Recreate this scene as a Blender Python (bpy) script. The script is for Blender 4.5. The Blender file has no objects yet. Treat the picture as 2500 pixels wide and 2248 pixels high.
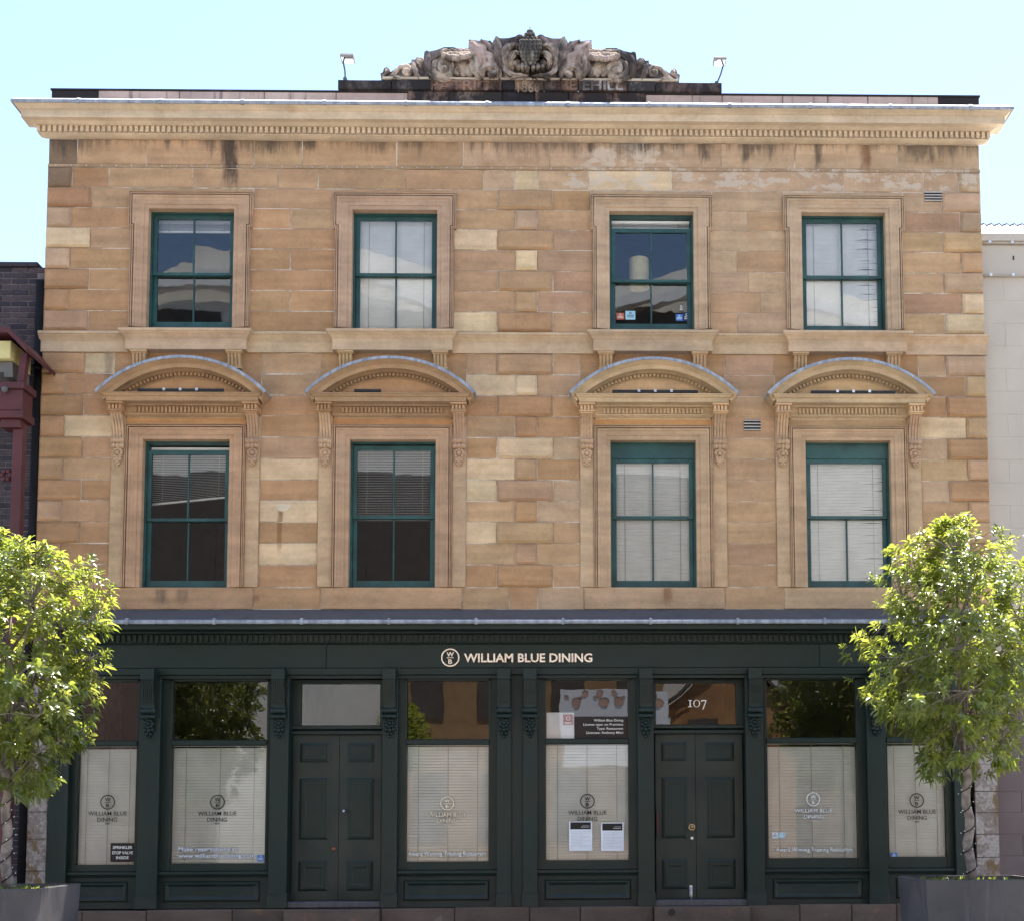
import bpy, math, random
from mathutils import Vector, Matrix, noise as mnoise
rnd = random.Random(11)
S = bpy.context.scene
C = S.collection
PI = math.pi

# ------------------------------------------------------------------ camera, sky, sun, exposure
F_PX, XP, YP = 3150.0, 1458.7, 1744.9          # focal length and principal point in photo pixels
YAW, PITCH, ROLL = 0.020633, 0.082107, 0.003885
CAM = Vector((0.0, -18.0, 1.6))
def rot():
    cy, sy = math.cos(YAW), math.sin(YAW); cp, sp = math.cos(PITCH), math.sin(PITCH); cr, sr = math.cos(ROLL), math.sin(ROLL)
    a = Matrix(((cy, sy, 0), (-sy, cy, 0), (0, 0, 1)))
    b = Matrix(((1, 0, 0), (0, cp, -sp), (0, sp, cp)))
    c = Matrix(((cr, 0, sr), (0, 1, 0), (-sr, 0, cr)))
    return a @ b @ c
RM = rot()
cd = bpy.data.cameras.new('camera'); cam = bpy.data.objects.new('camera', cd); C.objects.link(cam)
cd.sensor_fit = 'HORIZONTAL'; cd.sensor_width = 36; cd.lens = F_PX / 2500 * 36
cd.shift_x = (1250 - XP) / 2500; cd.shift_y = (YP - 1124) / 2500
cd.clip_start = .1; cd.clip_end = 2000
r_, f_, u_ = RM.col[0], RM.col[1], RM.col[2]
cam.matrix_world = Matrix(((r_.x, u_.x, -f_.x, CAM.x), (r_.y, u_.y, -f_.y, CAM.y), (r_.z, u_.z, -f_.z, CAM.z), (0, 0, 0, 1)))
S.camera = cam
SUN_EL, SUN_AZ = math.radians(72), math.radians(30)      # azimuth from +Y towards +X: behind the building, a little to the right
w = bpy.data.worlds.new('World'); S.world = w; w.use_nodes = True
nt = w.node_tree; nt.nodes.clear()
sky = nt.nodes.new('ShaderNodeTexSky'); sky.sky_type = 'NISHITA'; sky.sun_disc = False
sky.sun_elevation = SUN_EL; sky.sun_rotation = SUN_AZ; sky.air_density = 1.0; sky.dust_density = 0.4; sky.ozone_density = 1.0
bg = nt.nodes.new('ShaderNodeBackground'); bg.inputs[1].default_value = 0.115
wo = nt.nodes.new('ShaderNodeOutputWorld')
nt.links.new(sky.outputs[0], bg.inputs[0]); nt.links.new(bg.outputs[0], wo.inputs[0])
sl = bpy.data.lights.new('sun', 'SUN'); so = bpy.data.objects.new('sun', sl); C.objects.link(so)
sl.energy = 5.0; sl.angle = math.radians(.5); sl.color = (1, .95, .87)
sd = Vector((math.cos(SUN_EL) * math.sin(SUN_AZ), math.cos(SUN_EL) * math.cos(SUN_AZ), math.sin(SUN_EL)))
so.rotation_euler = sd.to_track_quat('Z', 'Y').to_euler(); so.location = (10, 20, 40)
vs = S.view_settings
vs.view_transform = 'Standard'; vs.look = 'None'; vs.gamma = 1; vs.use_curve_mapping = False
vs.exposure = 1.84
S.cycles.max_bounces = 8; S.cycles.transparent_max_bounces = 12
S.cycles.use_denoising = True

# ------------------------------------------------------------------ photo pixel -> point on the plane Y
def A(px, py, Y=0.0):
    d = RM @ Vector(((px - XP) / F_PX, 1.0, -(py - YP) / F_PX))
    t = (Y - CAM.y) / d.y
    return CAM + d * t
def RC(x0, y0, x1, y1, Y=0.0):
    xm, ym = (x0 + x1) / 2, (y0 + y1) / 2
    return A(x0, ym, Y).x, A(x1, ym, Y).x, A(xm, y1, Y).z, A(xm, y0, Y).z

# ------------------------------------------------------------------ mesh helpers
class MB:
    def __init__(s): s.v = []; s.f = []; s.sm = []
    def quad(s, *p, smooth=False):
        n = len(s.v); s.v += [tuple(q) for q in p]; s.f.append(tuple(range(n, n + len(p)))); s.sm.append(smooth)
    def mesh(s, vs, fs, smooth=False):
        n = len(s.v); s.v += [tuple(q) for q in vs]
        for f in fs: s.f.append(tuple(i + n for i in f)); s.sm.append(smooth)
    def box(s, x0, x1, y0, y1, z0, z1):
        s.mesh([(x0, y0, z0), (x1, y0, z0), (x1, y1, z0), (x0, y1, z0), (x0, y0, z1), (x1, y0, z1), (x1, y1, z1), (x0, y1, z1)],
               [(0, 3, 2, 1), (4, 5, 6, 7), (0, 1, 5, 4), (1, 2, 6, 5), (2, 3, 7, 6), (3, 0, 4, 7)])
    def cbox(s, x0, x1, y0, y1, z0, z1, c):          # box whose front (y0) arrises are chamfered
        s.mesh([(x0 + c, y0, z0 + c), (x1 - c, y0, z0 + c), (x1 - c, y0, z1 - c), (x0 + c, y0, z1 - c),
                (x0, y0 + c, z0), (x1, y0 + c, z0), (x1, y0 + c, z1), (x0, y0 + c, z1),
                (x0, y1, z0), (x1, y1, z0), (x1, y1, z1), (x0, y1, z1)],
               [(0, 1, 2, 3), (0, 4, 5, 1), (1, 5, 6, 2), (2, 6, 7, 3), (3, 7, 4, 0),
                (4, 8, 9, 5), (5, 9, 10, 6), (6, 10, 11, 7), (7, 11, 8, 4), (8, 11, 10, 9)])
    def panel(s, x0, x1, z0, z1, y, b, d, b2=0, d2=0): # picture-frame moulding: steps back by d over border b, then forward by d2 over b2
        rings = [(0, y), (b, y + d)]
        if b2: rings += [(b + b2 * .35, y + d), (b + b2, y + d - d2)]
        vv = []
        for o, yy in rings: vv += [(x0 + o, yy, z0 + o), (x1 - o, yy, z0 + o), (x1 - o, yy, z1 - o), (x0 + o, yy, z1 - o)]
        ff = []
        for k in range(len(rings) - 1):
            for i in range(4): j = (i + 1) % 4; ff.append((4 * k + i, 4 * k + j, 4 * k + 4 + j, 4 * k + 4 + i))
        k = 4 * (len(rings) - 1); ff.append((k, k + 1, k + 2, k + 3))
        s.mesh(vv, ff)
    def sweep(s, path, prof, caps=True, smooth=False, closed=False):
        # path: (x,z) points; prof: (o,y) points, o measured to the left of travel, mitred
        n = len(path); rows = []
        for i, p in enumerate(path):
            d1 = d2 = None
            if i > 0 or closed: q = path[i - 1]; d1 = Vector((p[0] - q[0], p[1] - q[1])).normalized()
            if i < n - 1 or closed: q = path[(i + 1) % n]; d2 = Vector((q[0] - p[0], q[1] - p[1])).normalized()
            d1 = d1 or d2; d2 = d2 or d1
            n1, n2 = Vector((-d1.y, d1.x)), Vector((-d2.y, d2.x))
            m = (n1 + n2) / max(.2, 1 + n1.dot(n2))
            rows.append([(p[0] + m.x * o, y, p[1] + m.y * o) for o, y in prof])
        k = len(prof); vv = [q for r in rows for q in r]; ff = []
        for i in range(n if closed else n - 1):
            j = (i + 1) % n
            for a in range(k - 1): ff.append((i * k + a, j * k + a, j * k + a + 1, i * k + a + 1))
        if caps and not closed: ff += [tuple(range(k)), tuple(range((n - 1) * k, n * k))[::-1]]
        s.mesh(vv, ff, smooth)
    def cornice(s, xl, xr, prof, y0=0.0, left=True, right=True, close=True):
        # prof: (projection, z) top to bottom; projects to -Y from plane y0 and returns round both ends
        vv = []
        for p, z in prof:
            a, b = (xl - p if left else xl), (xr + p if right else xr)
            vv += [(a, y0, z), (a, y0 - p, z), (b, y0 - p, z), (b, y0, z)]
        ff = []
        for i in range(len(prof) - 1):
            for a in range(3): ff.append((4 * i + a, 4 * i + a + 1, 4 * i + 5 + a, 4 * i + 4 + a))
        if close: ff += [(0, 3, 2, 1), tuple(4 * (len(prof) - 1) + q for q in (0, 1, 2, 3))]
        s.mesh(vv, ff)
    def tube(s, pts, rad, n=6, smooth=True, cap=True, flat=1.0):
        pts = [Vector(p) for p in pts]; rr = rad if isinstance(rad, (list, tuple)) else [rad] * len(pts)
        vv = []; ref = None
        for i, p in enumerate(pts):
            t = (pts[min(i + 1, len(pts) - 1)] - pts[max(i - 1, 0)]).normalized()
            if ref is None: ref = t.orthogonal().normalized()
            ref = (ref - t * ref.dot(t)).normalized() if abs(ref.dot(t)) < .999 else t.orthogonal().normalized()
            b = t.cross(ref)
            for k in range(n):
                a = 2 * PI * k / n
                q = (ref * math.cos(a) + b * math.sin(a)) * rr[i]; q.y *= flat
                vv.append(p + q)
        ff = [(i * n + k, i * n + (k + 1) % n, i * n + n + (k + 1) % n, i * n + n + k) for i in range(len(pts) - 1) for k in range(n)]
        if cap: ff += [tuple(range(n))[::-1], tuple(range((len(pts) - 1) * n, len(pts) * n))]
        s.mesh(vv, ff, smooth)
    def ball(s, c, r, nu=8, nv=6, sc=(1, 1, 1)):
        vv = [(c[0], c[1], c[2] + r * sc[2])]; ff = []
        for j in range(1, nv):
            t = PI * j / nv
            for i in range(nu):
                a = 2 * PI * i / nu
                vv.append((c[0] + r * sc[0] * math.sin(t) * math.cos(a), c[1] + r * sc[1] * math.sin(t) * math.sin(a), c[2] + r * sc[2] * math.cos(t)))
        vv.append((c[0], c[1], c[2] - r * sc[2])); e = len(vv) - 1
        for i in range(nu):
            k = (i + 1) % nu
            ff.append((0, 1 + i, 1 + k)); ff.append((e, e - nu + k, e - nu + i))
            for j in range(nv - 2): ff.append((1 + j * nu + i, 1 + j * nu + nu + i, 1 + j * nu + nu + k, 1 + j * nu + k))
        s.mesh(vv, ff, True)
    def disc(s, c, r, n=16, y=None, r0=0, d=0.0):
        # disc or ring facing -Y, with thickness d
        x, yy, z = c; vv = []; ff = []
        for i in range(n):
            a = 2 * PI * i / n; ca, sa = math.cos(a), math.sin(a)
            vv += [(x + r * ca, yy, z + r * sa), (x + r * ca, yy + d, z + r * sa), (x + r0 * ca, yy, z + r0 * sa)]
        for i in range(n):
            j = (i + 1) % n
            if r0: ff.append((3 * i + 2, 3 * j + 2, 3 * j, 3 * i))
            if d: ff.append((3 * i, 3 * j, 3 * j + 1, 3 * i + 1))
        if not r0: ff.append(tuple(3 * i for i in range(n)))
        s.mesh(vv, ff)
    def extrude(s, poly, y0, y1):                     # polygon in XZ given extruded from y0 (front) to y1
        n = len(poly)
        vv = [(x, y0, z) for x, z in poly] + [(x, y1, z) for x, z in poly]
        ff = [tuple(range(n)), tuple(range(n, 2 * n))[::-1]] + [(i, (i + 1) % n, n + (i + 1) % n, n + i) for i in range(n)]
        s.mesh(vv, ff)
    def yzprism(s, poly, x0, x1):                     # polygon in YZ extruded along X
        n = len(poly)
        vv = [(x0, y, z) for y, z in poly] + [(x1, y, z) for y, z in poly]
        ff = [tuple(range(n)), tuple(range(n, 2 * n))[::-1]] + [(i, (i + 1) % n, n + (i + 1) % n, n + i) for i in range(n)]
        s.mesh(vv, ff)
    def build(s, name, mat, parent=None, color=None, kind=None, label=None):
        me = bpy.data.meshes.new(name)
        off = root_loc(parent)
        me.from_pydata([(x - off.x, y - off.y, z - off.z) for x, y, z in s.v], [], s.f)
        me.polygons.foreach_set('use_smooth', s.sm)
        me.materials.append(mat); me.update()
        o = bpy.data.objects.new(name, me); C.objects.link(o)
        if parent is not None: o.parent = parent
        if color: o.color = (*color, 1)
        if kind: o['kind'] = kind
        if label: o['label'] = label
        return o
def root_loc(o):
    v = Vector((0, 0, 0))
    while o is not None: v += Vector(o.location); o = o.parent
    return v
def thing(name, label, cat, loc, group=None):
    o = bpy.data.objects.new(name, None); C.objects.link(o); o.location = loc; o.empty_display_size = .2
    o['label'] = label; o['category'] = cat
    if group: o['group'] = group
    return o
def tag(o, label, cat, group=None):
    o['label'] = label; o['category'] = cat
    if group: o['group'] = group
    return o
def sgn(hexs):                                        # sRGB -> linear
    return tuple(((c / 255 + .055) / 1.055) ** 2.4 if c > 10 else c / 255 / 12.92 for c in hexs)
def text_into(mb, txt, x, y, z, h, align='LEFT', bold=0.0, depth=.004, width=None, space=1.0):
    cu = bpy.data.curves.new('lettering', 'FONT'); cu.body = txt; cu.size = 1; cu.align_x = align; cu.offset = bold
    cu.resolution_u = 3; cu.space_character = space
    ob = bpy.data.objects.new('lettering', cu)
    me = bpy.data.meshes.new_from_object(ob)
    xs = [v.co.x for v in me.vertices]; ys = [v.co.y for v in me.vertices]
    if not xs: return
    sz = h / .72
    sx = sz
    if width: sx = width / (max(xs) - min(xs))
    x0 = {'LEFT': min(xs), 'CENTER': (min(xs) + max(xs)) / 2, 'RIGHT': max(xs)}[align]
    n = len(me.vertices)
    vv = [(x + (v.co.x - x0) * sx, y - depth, z + v.co.y * sz) for v in me.vertices]
    ff = [tuple(p.vertices) for p in me.polygons]
    # side walls along boundary edges
    cnt = {}
    for p in me.polygons:
        k = list(p.vertices)
        for a, b in zip(k, k[1:] + k[:1]): cnt.setdefault((min(a, b), max(a, b)), []).append((a, b))
    vv2 = [(x + (v.co.x - x0) * sx, y, z + v.co.y * sz) for v in me.vertices]
    ff2 = [(a + n, b + n, b, a) for e in cnt.values() if len(e) == 1 for a, b in e]
    mb.mesh(vv + vv2, ff + ff2)
    bpy.data.curves.remove(cu) if cu.users == 0 else None
    bpy.data.meshes.remove(me)

# ------------------------------------------------------------------ materials
class M:
    def __init__(s, name):
        s.m = bpy.data.materials.new(name); s.m.use_nodes = True; s.t = s.m.node_tree; s.t.nodes.clear()
        s.out = s.t.nodes.new('ShaderNodeOutputMaterial')
        s._pos = None
    def n(s, typ, **kw):
        o = s.t.nodes.new('ShaderNode' + typ)
        for k, v in kw.items(): setattr(o, k, v)
        return o
    def set(s, sock, v):
        if isinstance(v, bpy.types.NodeSocket): s.t.links.new(v, sock)
        elif isinstance(v, (tuple, list)) and len(v) == 3 and sock.type == 'RGBA': sock.default_value = (*v, 1)
        else: sock.default_value = v
    def pos(s):
        if not s._pos: s._pos = s.n('NewGeometry').outputs['Position']
        return s._pos
    def math(s, op, a, b=0.0, c=None, clamp=False):
        o = s.n('Math', operation=op, use_clamp=clamp); s.set(o.inputs[0], a); s.set(o.inputs[1], b)
        if c is not None: s.set(o.inputs[2], c)
        return o.outputs[0]
    def vmath(s, op, a, b):
        o = s.n('VectorMath', operation=op); s.set(o.inputs[0], a); s.set(o.inputs[1], b); return o.outputs[0]
    def noise(s, vec, scale=5.0, detail=4.0, rough=.55, scl=None):
        if scl: vec = s.vmath('MULTIPLY', vec, scl)
        o = s.n('TexNoise'); s.set(o.inputs['Vector'], vec); o.inputs['Scale'].default_value = scale
        o.inputs['Detail'].default_value = detail; o.inputs['Roughness'].default_value = rough
        return o.outputs['Fac']
    def ramp(s, v, a, b, lo=0.0, hi=1.0):
        o = s.n('MapRange', clamp=True); o.interpolation_type = 'SMOOTHSTEP'
        s.set(o.inputs[0], v); o.inputs[1].default_value = a; o.inputs[2].default_value = b; o.inputs[3].default_value = lo; o.inputs[4].default_value = hi
        return o.outputs[0]
    def mix(s, fac, a, b, mode='MIX'):
        o = s.n('Mix', data_type='RGBA', blend_type=mode); s.set(o.inputs[0], fac); s.set(o.inputs[6], a); s.set(o.inputs[7], b); return o.outputs[2]
    def xyz(s):
        o = s.n('SeparateXYZ'); s.set(o.inputs[0], s.pos()); return o.outputs
    def bump(s, h, strength=.3, dist=.01):
        o = s.n('Bump'); o.inputs['Strength'].default_value = strength; o.inputs['Distance'].default_value = dist; s.set(o.inputs['Height'], h); return o.outputs[0]
    def bsdf(s, col, rough=.8, metal=0.0, spec=.3, normal=None, **kw):
        o = s.n('BsdfPrincipled'); s.set(o.inputs['Base Color'], col); s.set(o.inputs['Roughness'], rough); s.set(o.inputs['Metallic'], metal)
        o.inputs['Specular IOR Level'].default_value = spec
        if normal: s.set(o.inputs['Normal'], normal)
        for k, v in kw.items(): s.set(o.inputs[k], v)
        s.t.links.new(o.outputs[0], s.out.inputs[0]); return o

def plain(name, col, rough=.6, metal=0.0, spec=.4, var=.12, scale=6.0, bump=0.0, bscale=60.0):
    m = M(name); p = m.pos()
    k = m.ramp(m.noise(p, scale, 5), .3, .7, 1 - var, 1 + var)
    c = m.mix(1.0, col, k, 'MULTIPLY')
    nrm = m.bump(m.noise(p, bscale, 4), bump, .005) if bump else None
    rg = m.ramp(m.noise(p, scale * 1.7, 3), .3, .7, max(.05, rough - .08), min(1, rough + .08))
    m.bsdf(c, rg, metal, spec, nrm); return m.m

def sandstone(name, streaks=(), eff=False, soot=0.0, grain=1.0, coarse=0.0):
    """stone tinted by the object's own colour; streaks: (x, half width, z bottom, z top, colour, strength, ragged)"""
    m = M(name); p = m.pos()
    oi = m.n('ObjectInfo'); rv = m.math('MULTIPLY', oi.outputs['Random'], 37.0)
    cx = m.n('CombineXYZ'); m.set(cx.inputs[0], rv); m.set(cx.inputs[1], rv); m.set(cx.inputs[2], rv)
    q = m.vmath('ADD', p, cx.outputs[0])
    col = oi.outputs['Color']
    # broad mottling, sedimentary banding, grain
    n1 = m.noise(q, 2.6, 5, .6); n2 = m.noise(q, 1.0, 2, .5, (.8, .8, 9.0)); n3 = m.noise(p, 150.0, 2, .6); n4 = m.noise(q, 17.0, 4, .65)
    v = m.math('ADD', m.ramp(n1, .25, .75, -.13, .13), m.ramp(n2, .3, .7, -.09, .09))
    v = m.math('ADD', v, m.ramp(n3, .3, .7, -.10 * grain, .10 * grain)); v = m.math('ADD', v, m.ramp(n4, .3, .7, -.05, .05))
    v = m.math('ADD', v, 1.0)
    col = m.mix(1.0, col, v, 'MULTIPLY')
    iron = m.math('MULTIPLY', m.ramp(m.noise(q, 2.4, 4, .6, (1, 1, 1.6)), .56, .78), .34)
    col = m.mix(iron, col, (.40, .20, .075))
    pale = m.math('MULTIPLY', m.ramp(m.noise(q, 1.6, 5, .65), .60, .8), .35)
    col = m.mix(pale, col, (.50, .41, .29))
    x, y, z = m.xyz()[:3]
    if soot:
        sn = m.noise(p, 1.0, 6, .65, (2.2, 2.2, .9)); s2 = m.noise(p, 9.0, 5, .7)
        k = m.math('MULTIPLY', m.ramp(m.math('ADD', sn, m.math('MULTIPLY', s2, .35)), .66 - .16 * soot, .80 - .1 * soot), min(1, .65 + .3 * soot))
        col = m.mix(k, col, (.028, .024, .024))
    if eff:      # pale efflorescence below the frieze
        e = m.math('MULTIPLY', m.ramp(z, 10.63, 10.80), m.ramp(z, 11.12, 10.98)); e = m.math('MULTIPLY', e, m.ramp(x, -.5, .1))
        e2 = m.math('MULTIPLY', e, m.ramp(m.noise(p, 1.0, 5, .7, (3.2, 1, 5.5)), .50, .56)); col = m.mix(m.math('MULTIPLY', e2, .6), col, (.60, .51, .41))
        e3 = m.math('MULTIPLY', m.math('MULTIPLY', m.ramp(x, .05, .35), m.ramp(x, 1.75, 1.35)), m.ramp(z, 10.95, 11.05)); e3 = m.math('MULTIPLY', e3, m.ramp(m.noise(p, 1.0, 5, .7, (2.6, 1, 4.5)), .47, .55)); col = m.mix(m.math('MULTIPLY', e3, .6), col, (.64, .54, .42))
        # soot running down under the cornice, ragged lower edge
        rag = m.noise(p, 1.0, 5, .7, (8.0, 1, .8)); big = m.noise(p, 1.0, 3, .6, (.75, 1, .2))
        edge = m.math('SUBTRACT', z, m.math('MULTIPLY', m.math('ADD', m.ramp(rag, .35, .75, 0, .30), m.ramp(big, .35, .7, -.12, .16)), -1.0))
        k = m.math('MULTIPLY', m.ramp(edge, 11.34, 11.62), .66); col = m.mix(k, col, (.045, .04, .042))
    wob = None
    for (sx, hw, zb, zt, sc, st, ragged) in streaks:
        if wob is None:
            wn = m.noise(p, 1.0, 4, .6, (3, 1, 1.6)); wob = m.ramp(wn, .2, .8, -1, 1); fn = m.noise(p, 1.0, 4, .7, (16, 1, 3))
        dx = m.math('ABSOLUTE', m.math('SUBTRACT', m.math('ADD', x, m.math('MULTIPLY', wob, hw * .5)), sx))
        k = m.ramp(dx, hw * 1.15, hw * .35)
        k = m.math('MULTIPLY', k, m.ramp(m.math('ADD', z, m.math('MULTIPLY', m.ramp(fn, .2, .8, -1, 1), ragged)), zb, zb + (zt - zb) * .55 + .01))
        k = m.math('MULTIPLY', k, m.ramp(z, zt + .02, zt - .02))
        k = m.math('MULTIPLY', k, m.ramp(fn, .25, .6, .55, 1.0))
        col = m.mix(m.math('MULTIPLY', k, st), col, sc)
    h = m.math('ADD', m.math('MULTIPLY', n3, .4), m.math('ADD', m.math('MULTIPLY', n4, .9), m.math('MULTIPLY', m.noise(p, 55, 3, .7), .5 + coarse)))
    m.bsdf(col, .9, 0, .15, m.bump(h, .55 + coarse * .4, .009))
    return m.m

SOOT = (.03, .027, .028)
ST = [(-4.885, .12, 10.50, 11.43, SOOT, .85, .15), (-4.99, .05, 11.0, 11.43, SOOT, .6, .15), (-4.30, .10, 11.2, 11.43, SOOT, .6, .1), (-3.80, .16, 11.22, 11.43, SOOT, .6, .1), (1.95, .09, 11.08, 11.43, SOOT, .75, .12),
      (2.55, .08, 11.02, 11.43, SOOT, .75, .1), (3.62, .08, 10.98, 11.43, SOOT, .7, .1), (4.32, .10, 10.92, 11.46, (.17, .075, .035), .8, .06),
      (5.15, .26, 11.1, 11.43, SOOT, .6, .1), (.30, .05, 11.2, 11.43, SOOT, .6, .1), (1.1, .12, 11.3, 11.43, SOOT, .6, .06)]
m_stone_top = sandstone('weathered_sandstone', ST, eff=True)
m_stone = sandstone('sandstone', [(-4.105, .045, 5.30, 5.98, (.19, .085, .03), .75, .05), (1.36, .07, 4.6, 4.88, (.20, .095, .04), .7, .02), (-5.72, .10, 4.6, 4.86, (.07, .06, .055), .55, .04),
                                  (-5.45, .10, 4.6, 4.86, (.10, .075, .06), .5, .04), (-4.42, .05, 4.66, 4.78, (.2, .07, .04), .5, .0), (-6.55, .09, 7.75, 8.26, (.10, .085, .07), .55, .1)])
m_trim = sandstone('dressed_sandstone', [], grain=.5)
m_crest = sandstone('sooty_sandstone', [], soot=.50, coarse=.7)
m_parapet = sandstone('blackened_sandstone', [], soot=1.0, coarse=.5)
def flaking():
    m = M('flaking_painted_stone'); p = m.pos()
    a = m.noise(p, 2.6, 6, .7); b_ = m.noise(p, 22, 4, .7); c = m.mix(m.ramp(m.math('ADD', a, m.math('MULTIPLY', b_, .25)), .58, .66), (.25, .20, .175), (.36, .31, .28))
    c = m.mix(m.ramp(m.noise(p, 3.3, 5, .7, (1, 1, .7)), .55, .62), c, (.19, .125, .07)); c = m.mix(1.0, c, m.ramp(b_, .3, .7, .8, 1.2), 'MULTIPLY')
    m.bsdf(c, .9, 0, .15, m.bump(a, .5, .02)); return m.m
m_flaking = flaking()
def mortar():
    m = M('lime_mortar'); p = m.pos()
    c = m.mix(m.ramp(m.noise(p, 1.7, 4, .7), .40, .62), (.33, .245, .165), (.62, .54, .44))
    m.bsdf(c, .95, 0, .1, m.bump(m.noise(p, 60, 3), .3, .006)); return m.m
m_mortar = mortar()

def lead_mat(nm, k0, k1, k2):
    m = M(nm); p = m.pos()
    a = m.noise(p, 1.0, 5, .65, (14, 14, 2.0)); b = m.noise(p, 5.0, 4)
    c = m.mix(m.ramp(a, .3, .7), k0, k1); c = m.mix(m.ramp(b, .45, .75, 0, .5), c, k2)
    m.bsdf(c, m.ramp(a, .3, .7, .5, .75), .15, .4, m.bump(b, .2, .01)); return m.m
m_lead = lead_mat('lead_flashing', (.22, .235, .265), (.42, .44, .48), (.13, .14, .165))
m_lead_dark = lead_mat('weathered_lead', (.072, .068, .072), (.118, .112, .118), (.06, .055, .06))
def shop_mat():
    m = M('dark_green_paint'); p = m.pos()
    a = m.noise(p, 1.3, 5, .6); b = m.noise(p, 1.0, 5, .7, (30, 30, 3)); d = m.noise(p, 1.0, 4, .6, (1.2, 1, 6))
    c = m.mix(m.ramp(a, .3, .7), (.0062, .0160, .0120), (.0105, .0200, .0155))
    c = m.mix(m.ramp(b, .55, .8, 0, .35), c, (.026, .034, .031))
    c = m.mix(m.ramp(d, .6, .8, 0, .3), c, (.022, .026, .023))
    z = m.xyz()[2]; du = m.math('MULTIPLY', m.ramp(m.math('ADD', z, m.math('MULTIPLY', m.noise(p, 4, 5, .7), .9)), 1.25, .75), .35); c = m.mix(du, c, (.06, .052, .045))
    sc_ = m.ramp(m.noise(p, 1.0, 4, .75, (22, 10, 9)), .70, .74, 0, .5); c = m.mix(sc_, c, (.045, .05, .046))
    m.bsdf(c, m.ramp(a, .3, .7, .36, .56), 0, .36, m.bump(m.noise(p, 26, 4, .6), .10, .01)); return m.m
m_shop = shop_mat()
m_shop_warm = plain('dark_green_door_paint', (.0085, .0172, .0128), .45, 0, .45, .3, 2.0, .06)
m_wgreen = plain('teal_window_paint', (.018, .070, .066), .42, 0, .45, .25, 4.0, .05)
m_dark = plain('dark_interior', (.055, .05, .047), .9, 0, .1, .3, 1.5)
m_white = plain('white_slat_enamel', (.90, .90, .88), .5, 0, .35, .05, 4.0)
m_cream_slat = plain('cream_timber_slat', (.85, .87, .875), .5, 0, .35, .06, 3.0)
m_cord = plain('blind_cord', (.42, .41, .37), .8)
m_black = plain('black_metal', (.012, .012, .014), .5, .0, .5, .3)
m_alu = plain('aluminium', (.62, .63, .65), .35, .8, .5, .1)
m_brass = plain('tarnished_brass', (.45, .36, .22), .3, .9, .5, .2)
m_bark = plain('grey_bark', (.22, .185, .165), .9, 0, .15, .4, 9.0, .7, 70)
m_asphalt = plain('asphalt', (.052, .052, .054), .92, 0, .25, .25, 2.0, .4, 160)
m_kerb = plain('kerb_stone', (.34, .31, .28), .85, 0, .2, .2, 3.0, .3)
m_soil = plain('mulch', (.045, .032, .022), 1, 0, .1, .5, 14, .8)
m_burgundy = plain('burgundy_paint', (.085, .021, .024), .5, 0, .4, .2, 3.0)
m_yellow = plain('cream_yellow_paint', (.62, .54, .24), .6, 0, .3, .12, 5.0)
m_grey_box = plain('grey_metal', (.12, .115, .11), .6)
m_pipe = plain('black_pipe', (.012, .011, .012), .75, 0, .15)
m_sheet = plain('white_metal_roof', (.85, .86, .86), .45, 0, .5, .04)
def render_mat():
    m = M('pale_render'); p = m.pos(); a = m.noise(p, 1.2, 5, .6); b_ = m.noise(p, 1.0, 5, .7, (7, 7, .5))
    c = m.mix(m.ramp(a, .3, .7), (.50, .435, .36), (.56, .49, .405)); c = m.mix(m.ramp(b_, .55, .8, 0, .35), c, (.33, .29, .25))
    m.bsdf(c, .9, 0, .15, m.bump(m.noise(p, 50, 4), .25, .006)); return m.m
m_render = render_mat()
m_mauve = plain('mauve_brown_masonry_paint', (.165, .125, .118), .85, 0, .2, .12, 1.5, .15)
m_road_white = plain('road_paint', (.75, .75, .72), .7)
def glass_mat(name, tint=(.97, .985, .98), wob=.5):
    m = M(name); p = m.pos()
    nb = m.bump(m.noise(p, 1.6, 2, .5), wob, .02)
    fr = m.n('Fresnel'); fr.inputs['IOR'].default_value = 1.52; m.set(fr.inputs['Normal'], nb)
    k = m.math('MULTIPLY', fr.outputs[0], 2.2, clamp=True)
    tr = m.n('BsdfTransparent'); tr.inputs[0].default_value = (*tint, 1)
    gl = m.n('BsdfGlossy'); gl.inputs['Roughness'].default_value = 0.0; m.set(gl.inputs['Normal'], nb)
    mx = m.n('MixShader'); m.set(mx.inputs[0], k); m.t.links.new(tr.outputs[0], mx.inputs[1]); m.t.links.new(gl.outputs[0], mx.inputs[2])
    m.t.links.new(mx.outputs[0], m.out.inputs[0]); return m.m
m_glass = glass_mat('old_window_glass', wob=.055)
m_glass2 = glass_mat('shop_window_glass', wob=.05)
def brick_mat():
    m = M('dark_brick'); p = m.pos(); oi = m.n('ObjectInfo')
    c = m.mix(oi.outputs['Random'], (.028, .024, .033), (.075, .055, .06))
    k = m.ramp(m.noise(p, 30, 4), .3, .7, .7, 1.3); c = m.mix(1.0, c, k, 'MULTIPLY')
    m.bsdf(c, .8, 0, .3, m.bump(m.noise(p, 70, 3), .3, .006)); return m.m
m_brick = brick_mat()
m_brick_mortar = plain('grey_mortar', (.17, .155, .15), .95, 0, .1, .3, 8)
def planter_mat():
    m = M('dark_zinc_planter'); p = m.pos()
    a = m.noise(p, 1.6, 5, .6); b = m.noise(p, 1.0, 5, .7, (9, 9, .9)); e = m.noise(p, 5.0, 5, .7)
    c = m.mix(m.ramp(a, .3, .7), (.050, .047, .054), (.085, .078, .080)); c = m.mix(m.ramp(b, .52, .75, 0, .55), c, (.125, .118, .125)); c = m.mix(m.ramp(e, .58, .75, 0, .5), c, (.035, .032, .034))
    m.bsdf(c, m.ramp(a, .3, .7, .5, .72), 0, .4, m.bump(a, .05, .02)); return m.m
m_planter = planter_mat()
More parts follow.
